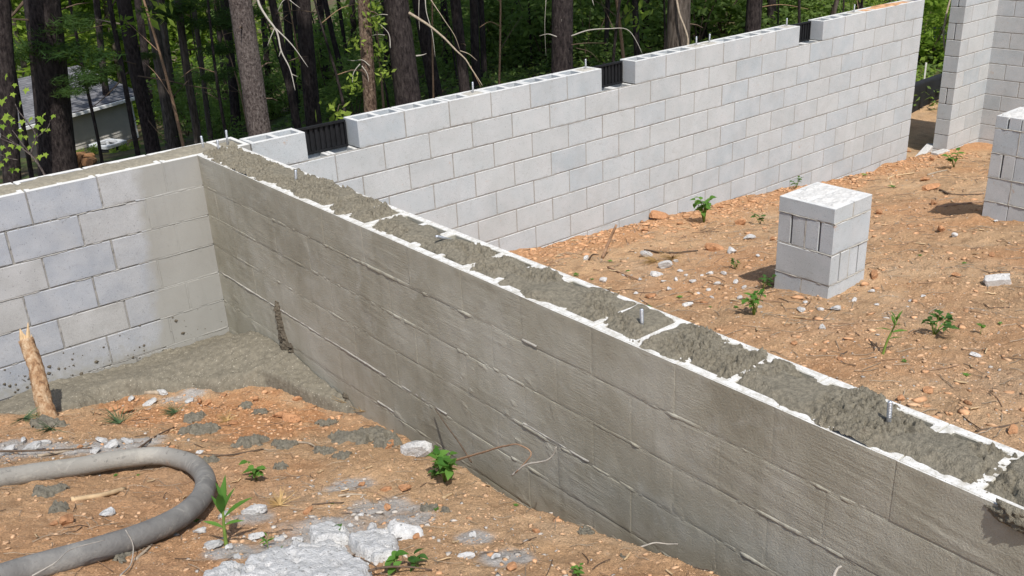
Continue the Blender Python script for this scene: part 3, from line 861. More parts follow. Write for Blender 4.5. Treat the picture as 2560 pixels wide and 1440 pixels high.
# ------------------------------------------------------------------ piers
def pier(x0, y0, ztop, courses, label, first_along, cap=.1016):
    """courses below a half-high cap; first_along: 'x' when the course below the cap lies along x"""
    W2_ = .403
    t = thing('block_pier', label, 'pier', (x0 + W2_ / 2, y0 + W2_ / 2, ztop - cap - courses * BH))
    z = ztop; along = 'y' if first_along == 'x' else 'x'
    hs = [cap - JT / 2] + [BH - JT] * courses
    beds = []
    for i, h in enumerate(hs):
        for s_ in (0, 1):
            c0 = x0 + W2_ / 2; c1 = y0 + W2_ / 2; o_ = (s_ - .5) * (W2_ / 2 + JT / 4)
            T_ = (W2_ - JT * .5) / 2 - .001
            if along == 'x':
                rel(place_block(t, c0, c1 + o_, z, W2_ - .002, T_, M_BLOCK, 0, hollow=i > 0, slots=2 if 0 < i < 3 else (2 if i == 0 and courses > 3 else 0), H=h, jit=.002), t)
            else:
                rel(place_block(t, c0 + o_, c1, z, W2_ - .002, T_, M_BLOCK, math.pi / 2, hollow=i > 0, slots=2 if 0 < i < 3 else (2 if i == 0 and courses > 3 else 0), H=h, jit=.002), t)
        z -= h; beds.append(z - JT / 2); z -= JT
        along = 'y' if along == 'x' else 'x'
    mb = MB(); mb.box((x0 + .035, y0 + .035, z + .004), (x0 + W2_ - .035, y0 + W2_ - .035, ztop - .008))
    for b_ in beds[:-1]: mb.box((x0 + .005, y0 + .005, b_ - JT / 2 - .001), (x0 + W2_ - .005, y0 + W2_ - .005, b_ + JT / 2 + .001))
    rel(put('mortar_bed', mb.mesh('mortar_bed'), M_MORTAR_P, t), t)
    rel(strips('mortar_joints', lambda s, zz, o: (x0 - o, s, zz), [(y0, y0 + W2_, b_) for b_ in beds[:-1]], [(y0 + W2_ / 2, b_ + JT / 2, b_ + BH - JT) for k, b_ in enumerate(beds) if (k % 2 == 1)], .007, .0065, int(600 + x0 * 10), M_MORTAR_P, t, bias=.2, vamp=.9, rec=.002), t)
    rel(strips('mortar_joints', lambda s, zz, o: (s, y0 - o, zz), [(x0, x0 + W2_, b_) for b_ in beds[:-1]], [(x0 + W2_ / 2, b_ + JT / 2, b_ + (BH if k else cap) - JT) for k, b_ in enumerate(beds) if k % 2 == 0], .007, .0065, int(650 + x0 * 10), M_MORTAR_P, t, bias=.2, vamp=.9, rec=.002), t)
    # mortar smeared over the cap
    xs = np.linspace(x0 + .012, x0 + W2_ - .012, 80); X, Y = np.meshgrid(xs, xs - x0 + y0, indexing='ij')
    e = np.maximum(np.abs(X - x0 - W2_ / 2), np.abs(Y - y0 - W2_ / 2)) - .165 - .03 * fbm(X * 9, Y * 9, 610, 3)
    Z = ztop + .004 + .006 * fbm(X * 13, Y * 20, 611, 3) + .008 * np.abs(fbm(X * 30, Y * 45, 612, 2)) - .03 * ss(-.01, .02, e)
    Z -= .010 * np.exp(-((Y - y0 - W2_ / 2 - .01 * fbm(X * 7, Y * 0, 613, 2)) / .008) ** 2)
    i = np.arange(X.size).reshape(X.shape)
    f = np.stack([i[:-1, :-1], i[1:, :-1], i[1:, 1:], i[:-1, 1:]], -1).reshape(-1, 4)
    rel(put('mortar_cap', mesh('mortar_cap', np.stack([X, Y, Z], -1).reshape(-1, 3), f, True), M_CAP, t), t)
    return t
M_CAP = simple('dried_mortar', (.52, .51, .485), .95, .12, 40, .5, .006)
pier(2.735, -2.895, -.39, 3, 'short square block pier with a white mortar top, standing in the orange dirt', 'x')
pier(5.57, -2.905, -.395, 4, 'taller block pier cut off by the right edge of the picture', 'y')

# ------------------------------------------------------------------ vents
def vent(gi, label):
    x0 = G0 + gi * BL + .004; x1 = x0 + BL - .012
    t = thing('foundation_vent', label, 'vent', ((x0 + x1) / 2, TB - .03, -BH), group='black plastic vents in the back wall')
    w = x1 - x0; h = BH - .012
    mb = MB(); mb.box((-w / 2, .004, .004), (w / 2, .010, h)); put('back_panel', mb.mesh('back_panel'), M_PLASTIC, t)
    for nm, a, b in (('top_rail', (-w / 2, -.018, h - .012), (w / 2, .012, h + .003)), ('bottom_rail', (-w / 2, -.022, .0), (w / 2, .012, .012)),
                     ('side_rail', (-w / 2 - .001, -.018, .0125), (-w / 2 + .012, .0035, h - .0125)), ('side_rail', (w / 2 - .012, -.018, .0125), (w / 2 + .001, .0035, h - .0125))):
        mb = MB(); mb.box(a, b); put(nm, mb.mesh(nm), M_PLASTIC, t)
    mb = MB(); mb.box((-.011, -.008, .0125), (.011, .0035, h - .0125)); rib = mb.mesh('rib')
    rib.materials.append(M_PLASTIC)
    for k in range(9):
        put('rib', rib, None, t, (-w / 2 + .03 + k * (w - .06) / 8, 0, 0), (0, 0, rng.uniform(-.12, .12)))
    return t
vent(-1, 'black ribbed plastic vent nearest the wall corner, leftmost of three')
vent(6, 'black ribbed plastic vent in the middle opening of the back wall')
vent(13, 'black ribbed plastic vent farthest along the back wall, rightmost of three')

# ------------------------------------------------------------------ mortar poured in the corner
def toe_y(x): return np.interp(x, TOE[:, 0], TOE[:, 1])
def pile_z(x, y):
    d = (y - toe_y(x) + .03 * fbm(x * 9, y * 9, 701, 3))
    zt = -1.245 + .115 * ss(-.02, -.55, y) + .055 * np.exp(-((y + 1.0) / .45) ** 2 - (x / .2) ** 2) + .04 * ss(-.6, -1.3, x) * 1.0 + .06 * np.exp(-((x + .26) / .24) ** 2 - ((y + .55) / .30) ** 2)
    zt = zt + .020 * fbm(x * 4, y * 4, 702, 3) + .010 * fbm(x * 18, y * 18, 703, 3) + .004 * fbm(x * 48, y * 48, 706, 2) + .012 * (.5 - worley(x * 30, y * 30, 707)) * ss(.05, .3, fbm(x * 2.6, y * 2.6, 708, 2) + .25 * ss(.25, .02, d)) + .016 * np.abs(fbm(x * 40, y * 40, 704, 2)) * ss(0, .3, fbm(x * 5, y * 5, 705, 2))
    gg = gz(x, y)
    return np.where(d > 0, np.minimum(gg + .02 + .9 * d, np.maximum(zt, gg + .012 * ss(0, .05, d))), gg - .03 + .5 * np.maximum(d, -.1))
xs = np.arange(-2.3, -.001, .009); ys = np.arange(-1.85, -.001, .009)
X, Y = np.meshgrid(xs, ys, indexing='ij'); Z = pile_z(X, Y)
keep = (Y > toe_y(X) - .06)
i = np.arange(X.size).reshape(X.shape)
f = np.stack([i[:-1, :-1], i[1:, :-1], i[1:, 1:], i[:-1, 1:]], -1)
fk = keep[:-1, :-1] & keep[1:, :-1] & keep[1:, 1:] & keep[:-1, 1:]
M_PILE = simple('spilled_mortar', (.178, .160, .122), .9, .25, 30, .7, .010)
def add_specks(m, col, lo=.66, hi=.70, sc=120):
    nt = m.node_tree; b = nt.nodes['Principled BSDF']; src = b.inputs['Base Color'].links[0].from_socket
    pos, g = wpos(nt)
    lk(nt, mixc(nt, math_(nt, 'MULTIPLY', rampf(nt, noise(nt, pos, sc, 2), lo, hi), .8), src, col), b.inputs['Base Color'])
add_specks(M_PILE, (.5, .46, .38)); add_specks(M_GROUT, (.42, .38, .31), .68, .72, 160)
put('mortar_pile', mesh('mortar_pile', np.stack([X, Y, Z], -1).reshape(-1, 3), f[fk], False), M_PILE,
    label='broad pool of drying brown-grey mortar spilled in the wall corner', cat='mortar spill')

# splats
LAND = {'the short pier': (2060, 620), 'the taller pier': (2510, 420), 'the bushy weed': (1885, 770), 'the weed by the back wall': (1760, 540), 'the right-hand tall sprout': (2210, 830),
        'the spreading dark weed': (2335, 815), 'the hose bend': (515, 1205), 'the tall foreground sprout': (565, 1300), 'the leafy trench weed': (1115, 1190), 'the cracked slab': (800, 1400), 'the big concrete lump': (1045, 1140),
        'the broken branch': (100, 960), 'the small three-leaf weed': (640, 1185), 'the tan stick': (245, 1235), 'the farthest weed': (2385, 405), 'the upright white lump': (1012, 1340)}
_rank = {}
ORD = ['nearest', 'second nearest', 'third nearest', 'fourth nearest', 'fifth nearest', 'sixth nearest', 'seventh nearest', 'eighth nearest', 'ninth nearest', 'tenth nearest', 'eleventh nearest', 'twelfth nearest', 'thirteenth nearest', 'fourteenth nearest', 'farthest']
def where(items, noun):
    """labels for look-alikes: the landmark each lies by, on which side, and its rank there"""
    info = []
    for i, (u, v) in enumerate(items):
        nm, (lu, lv) = min(LAND.items(), key=lambda t: math.hypot(t[1][0] - u, (t[1][1] - v) * 1.3))
        du, dv = u - lu, v - lv
        side = ('right of' if du > 0 else 'left of') if abs(du) > abs(dv) else ('in front of' if dv > 0 else 'behind')
        info.append((nm, side, math.hypot(du, dv), i))
    out = [None] * len(items); cnt = {}
    for nm, side, d, i in sorted(info, key=lambda t: t[2]):
        k = cnt.get((nm, side), 0); cnt[(nm, side)] = k + 1
        out[i] = '%s %s %s, %s to it' % (noun, side, nm, ORD[min(k, 14)])
    return out
def px_size(p): return (np.array(p) - CAM) @ CR[2] / FPX
SPL = [((502, 1080), 95), ((487, 1046), 75), ((650, 1031), 50), ((615, 1016), 42), ((619, 1106), 110), ((712, 1112), 62), ((814, 1061), 58), ((859, 1140), 62), ((810, 1129), 52), ((120, 1234), 90),
       ((528, 1155), 45), ((701, 1170), 42), ((296, 1384), 95), ((905, 1092), 150), ((1070, 1273), 60), ((1113, 1275), 30), ((1464, 1333), 46), ((1557, 1394), 20), ((120, 1060), 90), ((150, 1275), 60), ((960, 1110), 80)]
M_SPLAT = simple('mortar_splat', (.235, .215, .168), .9, .3, 70, 1.0, .014)
def splat(u, v, wpx, k):
    c = ground_hit(u, v); r = wpx * px_size(c) / 2
    n = 34 if wpx < 100 else 50
    X, Y = np.meshgrid(np.linspace(-1.25, 1.25, n), np.linspace(-1.25, 1.25, n), indexing='ij')
    ang = np.arctan2(Y, X)
    e = np.hypot(X, Y * .9) - .78 - .5 * fbm(np.cos(ang) * 1.5 + k * 3, np.sin(ang) * 1.5, 720 + k, 3) - .22 * fbm(X * 5, Y * 5 + k, 725, 2)
    hgt = min(.03, r * .3)
    wx, wy = c[0] + X * r, c[1] + Y * r
    Z = gz(wx, wy) + (hgt + .6 * hgt * fbm(X * 3 + k, Y * 3, 730 + k, 4)) * ss(.05, -.25, e) + .010 * (.55 - worley(wx * 55, wy * 55, 731)) * ss(.05, -.15, e) + .005 * fbm(X * 14, Y * 14, 732, 2) - .02 * ss(0, .12, e) + .001
    i = np.arange(n * n).reshape(n, n); f = np.stack([i[:-1, :-1], i[1:, :-1], i[1:, 1:], i[:-1, 1:]], -1)
    kp = e < .14; fk = kp[:-1, :-1] & kp[1:, :-1] & kp[1:, 1:] & kp[:-1, 1:]
    z0 = gzs(c[0], c[1])
    lab = {13: 'largest dark heap of fresh mortar at the edge of the trench', 0: 'dark mortar splat on the red clay below the corner pool', 9: 'mortar splat inside the loop of the hose, left edge', 12: 'crumbly dark mortar clump below the hose',
           4: 'long flat mortar splat above the leafy weed'}.get(k)
    put('mortar_splat', mesh('mortar_splat', np.stack([wx - c[0], wy - c[1], Z - z0], -1).reshape(-1, 3), f[fk], False), M_SPLAT, loc=(c[0], c[1], z0),
        label=lab or SPL_L[k], cat='mortar splat', group='mortar splats on the clay')
SPL_L = where([t[0] for t in SPL], 'dark grey mortar splat')
for k, ((u, v), w) in enumerate(SPL): splat(u, v, w, k)

# ------------------------------------------------------------------ hose
def hose_mat():
    m, nt, b = nmat('dusty_rubber', .8, .3)
    pos, g = wpos(nt)
    d = noise(nt, pos, 7, 5, .65, .4)
    c = ramp(nt, d, [(.3, (.135, .130, .122)), (.5, (.185, .178, .165)), (.7, (.26, .25, .228))])
    sx, sy, sz = xyz(nt, pos)
    far = N(nt, 'ShaderNodeMapRange'); lk(nt, sy, far.inputs['Value']); far.inputs['From Min'].default_value = -2.7; far.inputs['From Max'].default_value = -2.0
    c = mixc(nt, math_(nt, 'MULTIPLY', far.outputs[0], .6), c, (.34, .32, .275))
    scuff = rampf(nt, noise(nt, pos, 26, 4, .7), .62, .7)
    c = mixc(nt, math_(nt, 'MULTIPLY', scuff, .6), c, (.085, .08, .075))
    smear = rampf(nt, noise(nt, pos, 11, 5, .7, 1.0), .56, .64)
    c = mixc(nt, math_(nt, 'MULTIPLY', smear, .5), c, (.36, .34, .295))
    clay = rampf(nt, noise(nt, pos, 3.1, 3), .62, .68)
    c = mixc(nt, math_(nt, 'MULTIPLY', clay, .55), c, (.36, .22, .13))
    lk(nt, c, b.inputs['Base Color']); bump(nt, b, noise(nt, pos, 90, 5, .7), .6, .006)
    return m
HP = [(-160, 1222), (-70, 1209), (0, 1199), (100, 1184), (200, 1169), (300, 1153), (400, 1147), (465, 1158), (505, 1184), (515, 1215), (492, 1262), (430, 1308), (350, 1343), (250, 1376), (150, 1405), (50, 1434), (-60, 1470), (-200, 1515)]
rad_h = .0405
pts = []
for u, v in HP:
    p = ground_hit(u, v, lambda x, y: g_left(x, y, False) + rad_h); pts.append(p)
pts = [np.array([-6.2, -.9, -.6]), np.array([-4.6, -1.15, -.6]), np.array([-3.2, -1.55, -.6])] + pts[1:] + [np.array([-3.6, -3.35, -.2]), np.array([-5.2, -3.3, -.2])]
pts = np.array(pts)
def smooth_path(P, n=140):
    P = np.asarray(P, float); m = len(P)
    d = np.r_[0, np.cumsum(np.linalg.norm(np.diff(P, axis=0), axis=1))]
    T = np.gradient(P, d, axis=0); q = np.linspace(0, d[-1], n); k = np.clip(np.searchsorted(d, q) - 1, 0, m - 2)
    h = (d[k + 1] - d[k])[:, None]; t = ((q - d[k])[:, None]) / h
    return (2 * t ** 3 - 3 * t ** 2 + 1) * P[k] + (t ** 3 - 2 * t ** 2 + t) * h * T[k] + (-2 * t ** 3 + 3 * t ** 2) * P[k + 1] + (t ** 3 - t ** 2) * h * T[k + 1]
hp = smooth_path(pts, 260)
hp[:, 2] = gz(hp[:, 0], hp[:, 1], False) + rad_h * 1.0
ker = np.ones(9) / 9; zs = np.convolve(np.pad(hp[:, 2], 4, 'edge'), ker, 'valid'); hp[:, 2] = zs + .006
mb = MB(); mb.tube(hp, rad_h * (1 + .006 * fbm(np.arange(260) * .3, np.zeros(260), 750, 2)), 20)
put('pump_hose', mb.mesh('pump_hose', True), hose_mat(), label='thick dusty grey rubber hose looping over the dirt in the foreground', cat='hose')

# ------------------------------------------------------------------ rocks, chips, slabs
CH = [chip_mesh(s, 2, f, r) for s, f, r in ((1, .55, .3), (2, .7, .35), (3, .4, .3), (4, .6, .5), (5, .45, .25))]
def rock_mat(name, col, var, rnd=.12):
    m = simple(name, col, .95, var, 40, .9, .012, .15, rnd=rnd)
    add_specks(m, tuple(x * .35 for x in col), .63, .69, 75)
    return m
M_CLOD = rock_mat('clay_clod', (.43, .225, .115), .3); M_WHITE = rock_mat('pale_stone', (.54, .525, .50), .2); M_GREYC = rock_mat('grey_rubble', (.50, .495, .48), .25)
def colored(mats):
    out = {}
    for nm, m in mats.items():
        L = []
        for c in CH:
            d = c.copy(); d.materials.clear(); d.materials.append(m); L.append(d)
        out[nm] = L
    return out
CHM = colored({'clod': M_CLOD, 'white': M_WHITE, 'grey': M_GREYC})
def rock(u, v, w, kind, k, label, cat, group=None, name=None, flat=1.0, sink=.25):
    c = ground_hit(u, v); r = w * px_size(c) / 2
    q = random.Random(k * 13 + 5)
    put(name or cat.replace(' ', '_'), CHM[kind][k % 5], None, None, (c[0], c[1], c[2] + r * .5 * (1 - sink) * flat), (q.uniform(-.25, .25), q.uniform(-.25, .25), q.uniform(0, 6.3)),
        (r * 1.18, r * q.uniform(.7, 1.05), r * flat), label, cat, group)
WH = [(1617, 640, 30), (1664, 669, 38), (1641, 690, 30), (1774, 686, 20), (1731, 705, 22), (1793, 711, 18), (1671, 726, 20), (1718, 765, 26), (1829, 632, 36), (1874, 598, 34), (1465, 649, 22), (1508, 705, 26), (1701, 679, 16), (1840, 707, 18),
      (1772, 726, 16), (1810, 686, 20), (1849, 748, 20), (2135, 752, 18), (2003, 778, 26), (2013, 757, 16), (2051, 775, 16), (2053, 822, 24), (2192, 763, 14), (2178, 730, 18), (2308, 742, 15), (2277, 754, 14), (2386, 591, 20), (2437, 891, 28), (2490, 554, 12),
      (2503, 551, 12), (1690, 700, 14), (1715, 690, 12), (1660, 705, 14), (1745, 735, 12), (1755, 690, 12), (1780, 745, 12), (1690, 655, 14), (1895, 640, 12), (1600, 700, 12), (1590, 735, 14), (1860, 720, 14), (1900, 770, 14), (1560, 690, 12)]
_l = where([(u, v) for u, v, w in WH], 'white stone chip')
for k, (u, v, w) in enumerate(WH):
    rock(u, v, w, 'white', k, _l[k], 'stone chip', 'white stone chips in the dirt', sink=.35)
rock(2088, 775, 28, 'grey', 3, 'grey rough concrete lump at the front foot of the short pier', 'concrete lump')
OR = [(1787, 628, 44, 'largest orange clay boulder between the cross wall and the short pier'), (1851, 562, 30, None), (1645, 546, 46, 'orange clay boulder at the foot of the back wall left of the weed'), (1611, 577, 20, None), (1626, 744, 34, None), (2082, 447, 24, None),
      (2350, 577, 28, None), (2326, 475, 40, 'orange flat stone right of the short pier, before the taller pier'), (2333, 511, 26, None), (2312, 452, 26, None), (2185, 693, 36, 'orange stone at the right foot of the short pier'), (2197, 535, 24, None), (2390, 690, 22, None),
      (2480, 640, 20, None), (2320, 980, 34, None), (2420, 1010, 22, None), (2250, 1000, 26, None), (2530, 1080, 36, None), (2100, 900, 20, None), (1985, 860, 22, None), (1760, 760, 18, None), (1930, 600, 18, None), (1700, 560, 16, None),
      (1800, 520, 16, None), (2040, 440, 18, None), (2480, 470, 20, None), (2330, 400, 16, None), (2270, 380, 14, None)]
_l = where([t[:2] for t in OR], 'orange clay clod')
for k, (u, v, w, lab) in enumerate(OR):
    rock(u, v, w, 'clod', k, lab or _l[k], 'clay clod', 'orange clods right of the cross wall')
OL = [(728, 1052, 44, 'flat orange stone on the red clay between mortar splats'), (698, 1042, 34, None), (1012, 1222, 38, 'rounded orange stone left of the leafy weed'), (965, 1228, 28, None), (168, 1308, 46, 'orange rock in the loop of the hose'), (287, 1026, 34, None), (318, 1030, 44, None),
      (134, 1312, 24, None), (975, 1118, 34, None), (905, 1215, 22, None), (600, 1118, 24, None), (520, 1010, 22, None), (560, 990, 20, None), (500, 1005, 24, None), (640, 1000, 20, None), (770, 1280, 26, None), (970, 1272, 28, None), (1280, 1420, 36, None),
      (1340, 1330, 20, None), (1040, 1345, 24, None), (585, 1060, 22, None), (430, 1120, 18, None), (200, 1120, 20, None), (745, 1000, 24, None)]
_l = where([t[:2] for t in OL], 'orange clay clod')
for k, (u, v, w, lab) in enumerate(OL):
    rock(u, v, w, 'clod', k + 2, lab or _l[k], 'clay clod', 'orange clods left of the cross wall')
GL = [(1045, 1140, 88, 'largest grey concrete lump, at the trench edge by the leafy weed'), (1012, 1340, 84, 'upright white broken concrete lump at the cracked slab'), (500, 1331, 34, 'small white concrete lump left of the tall sprout'), (535, 1366, 54, 'flat grey concrete flake lying below the tall sprout'),
      (637, 1284, 56, 'white concrete lump right of the tall sprout'), (572, 1372, 28, None), (640, 1346, 42, None), (560, 1292, 36, None), (268, 1288, 44, None), (420, 1320, 28, None), (500, 1135, 22, None), (595, 1395, 26, None), (280, 1120, 40, None), (240, 1130, 30, None), (60, 1105, 30, None),
      (25, 1130, 36, None), (375, 1012, 34, None), (330, 1000, 26, None), (475, 1005, 30, None), (405, 985, 30, None), (1180, 1340, 26, None), (700, 1350, 26, None), (900, 1290, 20, None), (1240, 1395, 30, None), (1165, 1395, 40, None), (905, 1345, 34, None), (860, 1375, 26, None), (835, 1345, 40, None), (785, 1325, 30, None), (950, 1362, 36, None), (720, 1388, 34, None), (745, 1352, 28, None), (690, 1412, 30, None), (915, 1412, 34, None), (955, 1402, 28, None), (640, 1410, 28, None), (985, 1310, 26, None), (930, 1322, 30, None), (875, 1318, 22, None), (80, 1125, 44, None), (115, 1112, 30, None), (320, 1108, 36, None), (255, 1105, 30, None)]
_l = where([t[:2] for t in GL], 'pale grey concrete crumb')
for k, (u, v, w, lab) in enumerate(GL):
    rock(u, v, w, 'grey', k + 1, lab or _l[k], 'concrete lump', 'concrete lumps in the foreground', flat=.9)
# broken white brick-shaped piece on the right
c = ground_hit(2489, 712)
mb = MB(); s_ = 58 * px_size(c)
bm_ = plan_mesh('block_piece', [-s_ / 2, s_ * .05, s_ / 2], [-s_ * .24, .0, s_ * .24], set(), s_ * .42, .006)
for v in bm_.vertices: v.co.x += .012 * math.sin(v.co.y * 90 + v.co.z * 60); v.co.z += .006 * math.sin(v.co.x * 80)
put('block_piece', bm_, M_WHITE, None, (c[0], c[1], c[2] + s_ * .36), (.15, -.2, -.9), None, 'white broken block piece lying on the dirt below the taller pier', 'block piece')
# sill pieces in the door opening
for (u0, v0, u1, v1, lab) in ((2335, 388, 2366, 378, 'white edge of a concrete piece set in the dirt before the far wall end'), (2295, 387, 2325, 377, 'narrow pale concrete strip half buried in the door opening')):
    a = ground_hit(u0, v0); b = ground_hit(u1, v1); d = b - a; L = np.linalg.norm(d[:2])
    me = plan_mesh('concrete_piece', [-L / 2, 0, L / 2], [-.05, .05], set(), .1, .006)
    put('concrete_piece', me, M_WHITE, None, tuple((a + b) / 2 + np.array([0, 0, .03])), (0, 0, math.atan2(d[1], d[0])), None, lab, 'concrete piece')

# cracked slab of hardened concrete at the bottom edge
def slab(poly, thick, k, label):
    P = np.array([ground_hit(u, v) for u, v in poly]); c = P.mean(0)
    lo, hi = P.min(0), P.max(0); st = .008
    X, Y = np.meshgrid(np.arange(lo[0] - .03, hi[0] + .03, st), np.arange(lo[1] - .03, hi[1] + .03, st), indexing='ij')
    jx = X + .022 * fbm(X * 12, Y * 12, 760 + k, 4); jy = Y + .022 * fbm(X * 12 + 5, Y * 12, 770 + k, 4)
    ins = np.zeros(X.shape, bool); dist = np.full(X.shape, 9.0)
    n = len(P)
    for i in range(n):
        x1, y1 = P[i][:2]; x2, y2 = P[(i + 1) % n][:2]
        cond = ((y1 > jy) != (y2 > jy)) & (jx < (x2 - x1) * (jy - y1) / (y2 - y1 + 1e-12) + x1); ins ^= cond
        t = np.clip(((jx - x1) * (x2 - x1) + (jy - y1) * (y2 - y1)) / ((x2 - x1) ** 2 + (y2 - y1) ** 2), 0, 1)
        dist = np.minimum(dist, np.hypot(jx - x1 - t * (x2 - x1), jy - y1 - t * (y2 - y1)))
    sd = np.where(ins, dist, -dist)
    Z = gz(X, Y, False) + thick * ss(-.004, .006, sd) + .010 * fbm(X * 6, Y * 6, 780 + k, 2) * ss(0, .05, sd) + .007 * fbm(X * 28, Y * 28, 790, 3) + .006 * fbm(X * 60, Y * 60, 792, 2) - .012 * ss(.3, .5, fbm(X * 24, Y * 24, 791, 2)) - .03 * ss(0, -.02, sd) + .014
    kp = sd > -.022
    i = np.arange(X.size).reshape(X.shape); f = np.stack([i[:-1, :-1], i[1:, :-1], i[1:, 1:], i[:-1, 1:]], -1)
    fk = kp[:-1, :-1] & kp[1:, :-1] & kp[1:, 1:] & kp[:-1, 1:]
    put('concrete_slab', mesh('concrete_slab', np.stack([X - c[0], Y - c[1], Z - c[2]], -1).reshape(-1, 3), f[fk], False), M_SLAB, None, tuple(c), label=label, cat='concrete slab', group='pieces of the cracked concrete slab', kind='thing')
M_SLAB = simple('hardened_concrete', (.60, .595, .58), .95, .15, 40, 1.0, .014); add_specks(M_SLAB, (.25, .24, .22), .64, .69, 55)
slab([(600, 1450), (640, 1412), (690, 1398), (780, 1392), (860, 1398), (905, 1420), (930, 1475), (590, 1475)], .034, 0, 'largest white slab piece of hardened concrete at the bottom edge')
slab([(775, 1335), (820, 1318), (870, 1338), (862, 1362), (800, 1372)], .026, 1, 'small lifted slab piece behind the crack')
slab([(880, 1352), (930, 1335), (990, 1345), (985, 1400), (940, 1415), (885, 1390)], .028, 2, 'right slab piece beside the upright concrete lump')
slab([(735, 1372), (790, 1378), (840, 1370), (868, 1385), (800, 1389), (740, 1390)], .022, 3, 'thin slab piece between the crack and the big slab')
slab([(520, 1450), (560, 1425), (612, 1415), (600, 1440), (575, 1475), (500, 1475)], .02, 4, 'crumbled slab edge at the bottom, left of the big slab')
# ------------------------------------------------------------------ plants and wood on the ground
def leaf_mat(name, c1, c2, trans=.35):
    m = bpy.data.materials.new(name); m.use_nodes = True; nt = m.node_tree; b = nt.nodes['Principled BSDF']
    oi = N(nt, 'ShaderNodeObjectInfo'); pos, g = wpos(nt)
    f = math_(nt, 'ADD', math_(nt, 'MULTIPLY', oi.outputs['Random'], .5), math_(nt, 'MULTIPLY', noise(nt, pos, 14, 2), .6))
    c = ramp(nt, f, [(.25, c1), (.8, c2)])
    lk(nt, c, b.inputs['Base Color']); b.inputs['Roughness'].default_value = .72; b.inputs['Specular IOR Level'].default_value = .15
    tr = N(nt, 'ShaderNodeBsdfTranslucent'); lk(nt, mixc(nt, .5, c, (.35, .5, .06)), tr.inputs['Color'])
    mx = N(nt, 'ShaderNodeMixShader'); mx.inputs[0].default_value = trans
    out = nt.nodes['Material Output']
    lk(nt, b.outputs[0], mx.inputs[1]); lk(nt, tr.outputs[0], mx.inputs[2]); lk(nt, mx.outputs[0], out.inputs['Surface'])
    return m
M_LEAF = leaf_mat('weed_leaf', (.045, .13, .022), (.11, .24, .045))
M_LEAF_D = leaf_mat('dark_leaf', (.03, .085, .02), (.06, .15, .04))
M_LEAF_Y = leaf_mat('maple_leaf', (.16, .27, .03), (.30, .40, .06), .45)
M_STEM = simple('green_stem', (.16, .24, .05), .6, .2, 40, .1, .002)
M_STEM_B = simple('brown_stem', (.13, .095, .06), .8, .3, 40, .3, .003)
def leaf_mesh(name, outline, fold=.25, droop=.3, mat=None):
    """outline: list of (t, half-width); leaf along +x, length 1"""
    v = []; f = []
    for t, w in outline:
        z = -droop * t * t
        v += [(t, -w, z + fold * w), (t, 0, z), (t, w, z + fold * w)]
    for i in range(len(outline) - 1):
        a = i * 3
        f += [(a, a + 3, a + 4, a + 1), (a + 1, a + 4, a + 5, a + 2)]
    me = mesh(name, np.array(v), f, True)
    if mat: me.materials.append(mat)
    return me
LANCE = [(0, .004), (.12, .05), (.3, .105), (.5, .125), (.7, .10), (.88, .045), (1, .002)]
OVATE = [(0, .01), (.08, .16), (.22, .30), (.42, .34), (.62, .27), (.82, .13), (1, .004)]
LOBED = [(0, .02), (.06, .22), (.2, .30), (.3, .22), (.42, .38), (.55, .22), (.7, .16), (.85, .10), (1, .003)]
LM = {'lance': leaf_mesh('leaf', LANCE, .35, .25, M_LEAF), 'ovate': leaf_mesh('leaf', OVATE, .25, .35, M_LEAF), 'lobed': leaf_mesh('leaf', LOBED, .2, .3, M_LEAF_D), 'ovdark': leaf_mesh('leaf', OVATE, .3, .3, M_LEAF_D)}
def maple_leaf():
    pts = []
    spec = [(-165, .25), (-140, .62), (-112, .42), (-70, .95), (-48, .55), (-22, .72), (0, 1.15), (22, .72), (48, .55), (70, .95), (112, .42), (140, .62), (165, .25)]
    v = [(0, 0, 0)] + [(r * math.cos(math.radians(a)) + .1, r * math.sin(math.radians(a)), -.18 * r * r + .06 * (k % 2)) for k, (a, r) in enumerate(spec)]
    f = [(0, k, k + 1) for k in range(1, len(spec))]
    me = mesh('leaf', np.array(v) * .5, f); me.materials.append(M_LEAF_Y); return me
MAPLE = maple_leaf()
def put_leaf(parent, kind, p, az, el, L, roll=0.0, wide=1.0):
    o = put('leaf', LM[kind] if isinstance(kind, str) else kind, None, parent, tuple(p), (roll, -el, az), (L, L * wide, L)); return o
def weed(u, v, hpx, label, kind='ovate', stems=3, per=5, spread=.5, lsize=.35, seed=0, cat='weed', name='weed', upright=.6):
    b = ground_hit(u, v); s = px_size(b); H = hpx * s; q = random.Random(seed * 7 + 3)
    t = thing(name, label, cat, tuple(b))
    for k in range(stems):
        az = q.uniform(0, 6.28) + k * 6.28 / stems; sp = spread * q.uniform(.4, 1.0) * H
        hh = H * q.uniform(.55, 1.0)
        tip = np.array([math.cos(az) * sp, math.sin(az) * sp, hh])
        pth = [np.array([0, 0, -.01]), tip * .35 + np.array([0, 0, hh * .15]), tip * .7 + np.array([0, 0, hh * .12]), tip]
        mb = MB(); mb.tube(pth, [H * .025, H * .02, H * .016, H * .008], 5); put('stem', mb.mesh('stem', True), M_STEM, t)
        for j in range(per):
            f = .3 + .7 * (j + 1) / per; i = min(2, int(f * 3)); fr = f * 3 - i
            p = pth[i] * (1 - fr) + pth[min(3, i + 1)] * fr
            put_leaf(t, kind, p, az + 2.4 * j + q.uniform(-.5, .5), q.uniform(-.15, upright), H * lsize * q.uniform(.7, 1.15), q.uniform(-.4, .4))
    return t
